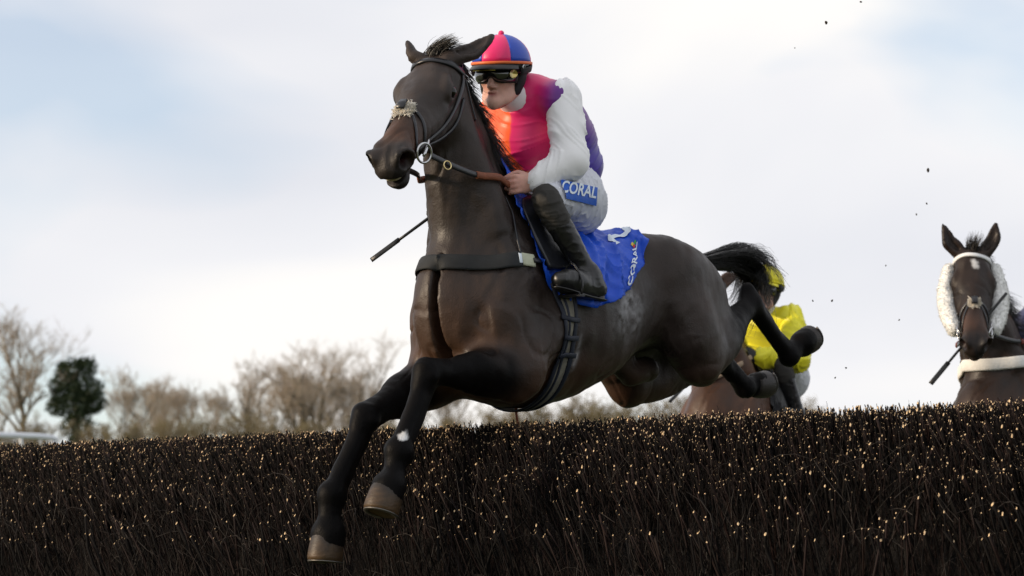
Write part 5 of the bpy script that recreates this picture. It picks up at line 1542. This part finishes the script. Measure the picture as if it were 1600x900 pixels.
# the blue sponsor band on the thigh
M_BAND = mat('blue_thigh_band', (.010, .10, .52), rough=.55, bump=.08, bscale=90, bdist=.003)
def breeches_hit(x, y, off):
    """where the pixel's line of sight meets the breeches, lifted off the cloth"""
    o = F1.h(_C[None])[0]; d = F1.h((_C + ray(x, y))[None])[0] - o
    t = 8.3
    for _ in range(400):
        sd = float(JK1['brv'].sample((o + d * t)[None])[0]) - off
        if sd < .0005: break
        t += max(sd * .6, .001)
        if t > 10.2: return None
    return o + d * t
GU, GV = 22, 10
quad = np.array([(876, 280), (934, 293), (932, 322), (880, 309)], float)
pb = []
for a_ in np.linspace(0, 1, GU):
    for b_ in np.linspace(0, 1, GV):
        c_ = (quad[0] * (1 - a_) + quad[1] * a_) * (1 - b_) + (quad[3] * (1 - a_) + quad[2] * a_) * b_
        h_ = breeches_hit(c_[0], c_[1], .009)
        pb.append(h_ if h_ is not None else (pb[-1] if pb else V3(0, 0, 1.7)))
pb = np.array(pb); i = np.arange(GU * GV).reshape(GU, GV); q = np.stack([i[:-1, :-1], i[:-1, 1:], i[1:, 1:], i[1:, :-1]], -1).reshape(-1, 4)
q = q[pb[q][..., 0].max(1) < .10]; q = q[np.linalg.norm(pb[q] - pb[np.roll(q, 1, 1)], axis=2).max(1) < .035]
band1 = mobj('sponsor_band', fast_mesh('sponsor_band', np.array(pb), q), M_BAND, JK1['root'], JK1['base'])
tv, tf = text_points('CORAL', 1.0)
ca_, sa_ = math.cos(math.radians(11)), math.sin(math.radians(11))
pt_ = []
for x_, y_ in tv[:, :2]:
    X_, Y_ = x_ * 17.0, -y_ * 26
    h_ = breeches_hit(905 + X_ * ca_ - Y_ * sa_, 296.5 + X_ * sa_ + Y_ * ca_, .0115)
    pt_.append(h_ if h_ is not None else (pt_[-1] if pt_ else V3(0, 0, 1.7)))
pt_ = np.array(pt_); tf = tf[pt_[tf][..., 0].max(1) < .10]; tf = tf[np.linalg.norm(pt_[tf] - pt_[np.roll(tf, 1, 1)], axis=2).max(1) < .025]
mobj('sponsor_lettering', fast_mesh('sponsor_lettering', pt_, tris=tf), M_WHITE_PR, band1, JK1['base'])
# whip
wb, wt = px(795, 248, .03), px(580, 407, -.42)
whip = root_in(F1, 'whip', wb); tag(whip, 'long black whip in the leading rider\'s right hand pointing down past the neck', 'whip', 'whips')
mobj('handle', tube_mesh('handle', [wb, wb * .72 + wt * .28], [.0125, .0105], 10, n=6), M_WHIP, whip, wb)
mobj('shaft', tube_mesh('shaft', [wb * .75 + wt * .25, wb * .15 + wt * .85], [.0075, .0055], 8, n=6), M_WHIP, whip, wb)
mobj('flap', ribbon('flap', catmull([wb * .2 + wt * .8, wt], 6), np.tile(V3(.3, .6, .5), (6, 1)), .020, .008), M_WHIP, whip, wb)
# ------------------------------------------------------------------ the two horses still behind the fence
def frame_from(hpt, wpt, yaw, pitch):
    f = Frame((0, 0, 0), yaw, pitch)
    return Frame(np.asarray(wpt) - f.w(np.asarray(hpt, float)), yaw, pitch)
def to_dir(fr, d): d = np.asarray(d, float); return np.array([d @ fr.f, d @ fr.l, d @ fr.u])
def ground_pt(fr, x, y, dz=0.0):
    """frame point on the turf under (x, y)"""
    w = fr.w(V3(x, y, .3)); w[2] = float(terrain(w[0], w[1])) + dz
    return fr.h(w)
def rear_leg(fr, x, y):
    hf = ground_pt(fr, x, y, .0); st = V3(-.72, y * 1.5, 1.02)
    ft = hf + V3(.05, 0, .17)
    a, b = .48, .36; d = ft - st; D = np.linalg.norm(d); D_ = min(D, a + b - .01)
    ca = (a * a + D_ * D_ - b * b) / (2 * a * D_); u = d / D; back = nrm(V3(-1, 0, .3) - u * (V3(-1, 0, .3) @ u))
    hk = st + u * a * ca + back * a * math.sqrt(max(0, 1 - ca * ca))
    return (st, hk, ft, hf, (1, 0, 0))
# ---- second horse: chestnut, yellow rider, nose hidden behind the leader's quarters
F2 = frame_from((.44, 0, 1.33), at_depth(1112, 612, 13.6), 36, 17)
pose2 = dict(box=((-1.75, -.42, -.75), (1.25, .42, 2.45)), base=.1,
    neck=[(.15, 0, 1.36, .165, .30, .25), (.29, 0, 1.50, .125, .235, .3), (.41, 0, 1.63, .10, .18, .3), (.51, 0, 1.74, .082, .14, .3), (.58, 0, 1.82, .07, .11, .25), (.62, 0, 1.86, .06, .085, .2)],
    neckup=(-.8, 0, .6), poll=(.65, 0, 1.90), hdir=(.52, .02, -.80), hleft=(0, 1, 0), hs=1.05,
    fl=((.27, .20, .93), (.62, .17, .80), (.55, .17, .50), (.36, .17, .42), (.4, 0, -1)), fr=((.27, -.20, .93), (.60, -.17, .86), (.58, -.17, .55), (.40, -.17, .45), (.4, 0, -1)),
    hl=rear_leg(F2, -1.05, .14), hr=rear_leg(F2, -.85, -.14),
    earl=((.50, .10, 2.02), (.57, .08, 1.97), V3(.5, .8, 0)), earr=((.50, -.10, 2.02), (.57, -.08, 1.97), V3(.5, -.8, 0)),
    tail=[(-1.1, 0, 1.5), (-1.25, 0, 1.5), (-1.4, 0, 1.35), (-1.5, 0, 1.1), (-1.55, 0, .85)])
pal2 = dict(body=(.060, .028, .015), dark=(.012, .008, .006), tan=(.08, .04, .02), nose=(.03, .02, .015), warm=(.075, .034, .018))
H2 = build_horse('racehorse', 'chestnut racehorse seen chest-on behind the fence under the yellow rider', None, F2, pose2, .013, pal2, M_HOOFD, M_HAIR2, .5, 13)
hands2 = ((.33, .10, 1.60), (.33, -.10, 1.60))
make_bridle(H2, F2, 'dark bridle on the chestnut horse behind the leading horse\'s hind legs', *hands2, M_LEATHER, None, 71)
J2 = dict(head=(.18, .085, 2.045), face=(.95, .30, -.22), cap_az=.2, neck=(.08, .05, 1.95),
    torso=[(-.25, 0, 1.75, .14, .12), (-.20, 0, 1.82, .152, .13), (-.10, 0, 1.885, .172, .135), (.02, 0, 1.915, .155, .10)],
    shoulder=((.03, .21, 1.93), (.05, -.20, 1.90)), elbow=((.07, .30, 1.66), (.10, -.30, 1.66)), wrist=((.25, .17, 1.60), (.26, -.16, 1.60)), hand=((.33, .11, 1.595), (.34, -.10, 1.595)),
    pelvis=(-.21, 0, 1.695), hip=J1['hip'], knee=J1['knee'], ankle=J1['ankle'], heel=J1['heel'], toe=J1['toe'])
yel = lambda p: np.tile(np.array([.84, .78, .03]), (len(p), 1))
JK2 = build_jockey('jockey', 'jockey in plain yellow silks and cap behind the fence', F2, J2, dict(dye=yel, sleeve_dye=yel, breeches=M_BREECH, cap=[M_YELLOW], hem=M_YELLOW, gloves=M_GLOVE, crease=1.8, peak=M_YELLOW), .007, False, 25)
sd2 = V3(.02, 0, 1.55)
# breastplate: Y of pale straps with a ring
bp2 = root_in(F2, 'breastplate', V3(.44, 0, 1.3)); tag(bp2, 'pale leather Y-shaped breastplate with a ring on the chestnut horse', 'breastplate')
bb2 = V3(.44, 0, 1.3)
M_PALESTRAP = mat('pale_leather', (.30, .22, .15), rough=.6, noise=.2, nscale=30)
strap(H2, 'shoulder_strap', [(.47, .0, 1.40), (.40, .11, 1.50), (.28, .14, 1.60), (.14, .12, 1.66)], .028, .008, M_PALESTRAP, bp2, bb2, 24, .012)
strap(H2, 'shoulder_strap', [(.47, .0, 1.40), (.40, -.11, 1.50), (.28, -.14, 1.60), (.14, -.12, 1.66)], .028, .008, M_PALESTRAP, bp2, bb2, 24, .012)
strap(H2, 'chest_strap', [(.48, 0, 1.40), (.48, 0, 1.25), (.47, 0, 1.08), (.40, 0, .93)], .026, .007, M_LEATHER, bp2, bb2, 24, .03)
pr, nr_ = H2['vol'].project(np.array([[.48, 0, 1.40]]), .030, 10)
mobj('ring', torus_mesh('ring', pr[0], nr_[0], .026, .006), M_STEEL, bp2, bb2)
strap(H2, 'neck_strap', [(.30, -.15, 1.58), (.42, -.10, 1.57), (.48, 0, 1.56), (.42, .10, 1.57), (.30, .15, 1.58)], .020, .006, M_LEATHER, bp2, bb2, 30, .003)
M_DCLOTH = mat('dark_number_cloth', (.012, .012, .014), rough=.6, bump=.1, bscale=80)
make_cloth(H2, F2, 'black saddle cloth under the yellow rider', M_DCLOTH, [-.45, -.3, -.1, .1, .2], [1.42, 1.28, 1.2, 1.22, 1.34], .012, 8)
w2a, w2b = F2.px(1088, 583, -.16), F2.px(1045, 628, -.24)
w2a = F2.h(at_depth(1128, 545, 13.3)); w2b = F2.h(at_depth(1046, 628, 13.0))
wh2 = root_in(F2, 'whip', w2a); tag(wh2, 'thin dark whip held low beside the chestnut horse\'s chest', 'whip', 'whips')
mobj('shaft', tube_mesh('shaft', [w2a, w2b], [.009, .006], 8, n=6), M_WHIP, wh2, w2a)
mobj('flap', ribbon('flap', catmull([w2a * .25 + w2b * .75, w2b], 5), np.tile(V3(.6, .6, .3), (5, 1)), .018, .006), M_WHIP, wh2, w2a)

# ---- third horse: dark bay with white sheepskin cheekpieces, at the right edge
D3 = 12.3
F3 = frame_from((.66, 0, 2.02), at_depth(1519, 394, D3), 46, 14)
hd3 = to_dir(F3, (-.10, -.60, -.79)); hl3 = to_dir(F3, (1, -.14, 0))
e3 = lambda x, y, d=0: F3.h(at_depth(x, y, D3 + d))
pose3 = dict(box=((-1.75, -.45, -.75), (1.05, .45, 2.50)), base=.1,
    neck=[(.15, 0, 1.36, .165, .30, .25), (.29, 0, 1.51, .125, .235, .3), (.42, 0, 1.67, .10, .18, .3), (.52, 0, 1.80, .082, .14, .3), (.60, 0, 1.91, .07, .11, .25), (.64, 0, 1.96, .06, .085, .2)],
    neckup=(-.8, 0, .6), poll=(.66, 0, 2.02), hdir=hd3, hleft=hl3, hs=1.05,
    fl=((.27, .20, .93), (.62, .17, .85), (.58, .17, .55), (.40, .17, .45), (.4, 0, -1)), fr=((.27, -.20, .93), (.60, -.17, .80), (.52, -.17, .50), (.35, -.17, .45), (.4, 0, -1)),
    hl=rear_leg(F3, -1.0, .14), hr=rear_leg(F3, -.85, -.14),
    earl=(e3(1557, 347), e3(1551, 375), to_dir(F3, (-.3, -1, 0))), earr=(e3(1474, 351), e3(1483, 378), to_dir(F3, (.3, -1, 0))),
    mane_dir=(-.5, .1, .1), forelock=to_dir(F3, (0, -.1, .8)), forelock_fall=(0, .2, .2),
    tail=[(-1.1, 0, 1.5), (-1.25, 0, 1.5), (-1.4, 0, 1.35), (-1.5, 0, 1.1), (-1.55, 0, .85)])
pal3 = dict(body=(.020, .011, .0075), dark=(.008, .006, .005), tan=(.06, .026, .014), nose=(.012, .010, .010), warm=(.075, .034, .018), star=(.105, .012, .030))
H3 = build_horse('racehorse', 'dark bay racehorse with white star and sheepskin cheekpieces at the right edge', None, F3, pose3, .0105, pal3, M_HOOFD, M_HAIR, .6, 23)
M_WBROW = mat('white_browband', (.75, .75, .75), rough=.5)
M_REDREIN = mat('dark_red_rein', (.16, .035, .025), rough=.6, bump=.3, bscale=160, bdist=.003)
make_bridle(H3, F3, 'bridle with fluffy white sheepskin cheekpieces and white browband on the right-hand horse', (.20, .14, 1.66), (.22, -.12, 1.66), M_WBROW, M_REDREIN, 81, True, .62, M_WFLEECE)
bgb3 = V3(.42, 0, 1.30)
bg3 = root_in(F3, 'breast_girth', bgb3); tag(bg3, 'white breast girth across the right-hand horse\'s chest', 'breast girth', 'breast girths')
M_WGIRTH = mat('white_sheepskin_girth', (.76, .75, .72), rough=.85, noise=.1, nscale=20, bump=.4, bscale=90, bdist=.006)
strap(H3, 'band', [(.05, -.31, 1.46), (.25, -.26, 1.46), (.38, -.19, 1.46), (.48, -.09, 1.46), (.51, 0, 1.455), (.48, .09, 1.46), (.38, .19, 1.50), (.25, .25, 1.545), (.05, .29, 1.60)], .062, .014, M_WGIRTH, bg3, bgb3, 60, .004)
J3 = {k_: v_ for k_, v_ in J1.items() if k_ != 'belly'}
sh3 = V3(-.20, .0, -.03)
for k_ in ('head', 'neck'): J3[k_] = np.asarray(J1[k_]) + sh3
J3['torso'] = [tuple(np.asarray(t_[:3]) + sh3 * (.3 + .7 * i_ / 3)) + tuple(t_[3:]) for i_, t_ in enumerate(J1['torso'])]
for k_ in ('shoulder', 'elbow'): J3[k_] = tuple(np.asarray(q_) + sh3 for q_ in J1[k_])
J3['elbow'] = tuple(np.asarray(q_) + sh3 * .5 for q_ in J1['elbow'])
nav = lambda p: np.tile(np.array([.045, .05, .12]), (len(p), 1))
JK3 = build_jockey('jockey', 'jockey in dark blue silks cut off by the right picture edge', F3, J3, dict(dye=nav, sleeve_dye=nav, breeches=M_BREECH, cap=[M_NAVY], hem=M_NAVY), .009, False, 35)
make_cloth(H3, F3, 'navy saddle cloth on the right-hand horse', M_NAVY, [-.45, -.3, -.1, .1, .2], [1.42, 1.28, 1.2, 1.22, 1.34], .012, 9)
w3a, w3b = F3.h(at_depth(1500, 545, 12.05)), F3.h(at_depth(1454, 600, 12.0))
wh3 = root_in(F3, 'whip', w3b); tag(wh3, 'dark whip slanting down below the right-hand horse\'s chin', 'whip', 'whips')
w3c = w3a + (w3a - w3b) * 1.6
mobj('shaft', tube_mesh('shaft', [w3c, w3a * .3 + w3b * .7], [.008, .0065], 8, n=6), M_WHIP, wh3, w3b)
mobj('flap', ribbon('flap', catmull([w3a * .6 + w3b * .4, w3b], 5), np.tile(V3(.6, .6, .3), (5, 1)), .024, .007), M_WHIP, wh3, w3b)

# ------------------------------------------------------------------ clods and bits of birch thrown up
M_MUD = mat('mud', (.03, .02, .012), rough=.9, noise=.4, nscale=60)
rg = np.random.default_rng(77)
specks = [(1291, 35, 9.2, .008, 'top edge of the picture'), (1450, 266, 11, .010, 'well above the right-hand horse'), (1448, 318, 11, .007, 'just above the ears of the right-hand horse'), (1432, 335, 11, .006, 'left of the right-hand horse\'s ears'), (1384, 415, 11, .005, 'between the right-hand horse and the leader\'s hoof'),
          (1300, 470, 11, .007, 'just right of the leader\'s uppermost hind hoof'), (1322, 575, 10.5, .006, 'low above the fence right of the yellow rider'), (1270, 470, 10.5, .005, 'just above the leader\'s uppermost hind hoof'), (1405, 500, 11, .006, 'left of the right-hand horse\'s nose'), (1242, 75, 9.5, .004, 'high in the sky right of the rider\'s helmet'),
          (1345, 3, 9.5, .006, 'at the very top right of the picture'), (1305, 590, 10.5, .006, 'lowest, close above the fence near the hind hooves')]
for x, y, D, r_, where in specks:
    bm = bmesh.new(); r_ *= .62; bmesh.ops.create_icosphere(bm, subdivisions=2, radius=r_)
    for vv in bm.verts:
        vv.co *= 1 + .35 * float(vnoise(np.array([[vv.co.x, vv.co.y, vv.co.z]]) / r_ * 1.3 + x, 3)[0]); vv.co.x *= 1.5
    me = bpy.data.meshes.new('mud_clod'); bm.to_mesh(me); bm.free()
    o = mobj('mud_clod', me, M_MUD); o.location = at_depth(x, y, D); o.rotation_euler = tuple(rg.uniform(0, 3, 3))
    tag(o, 'dark mud clod in the air, ' + where, 'mud clod', 'clods thrown up by the hooves')
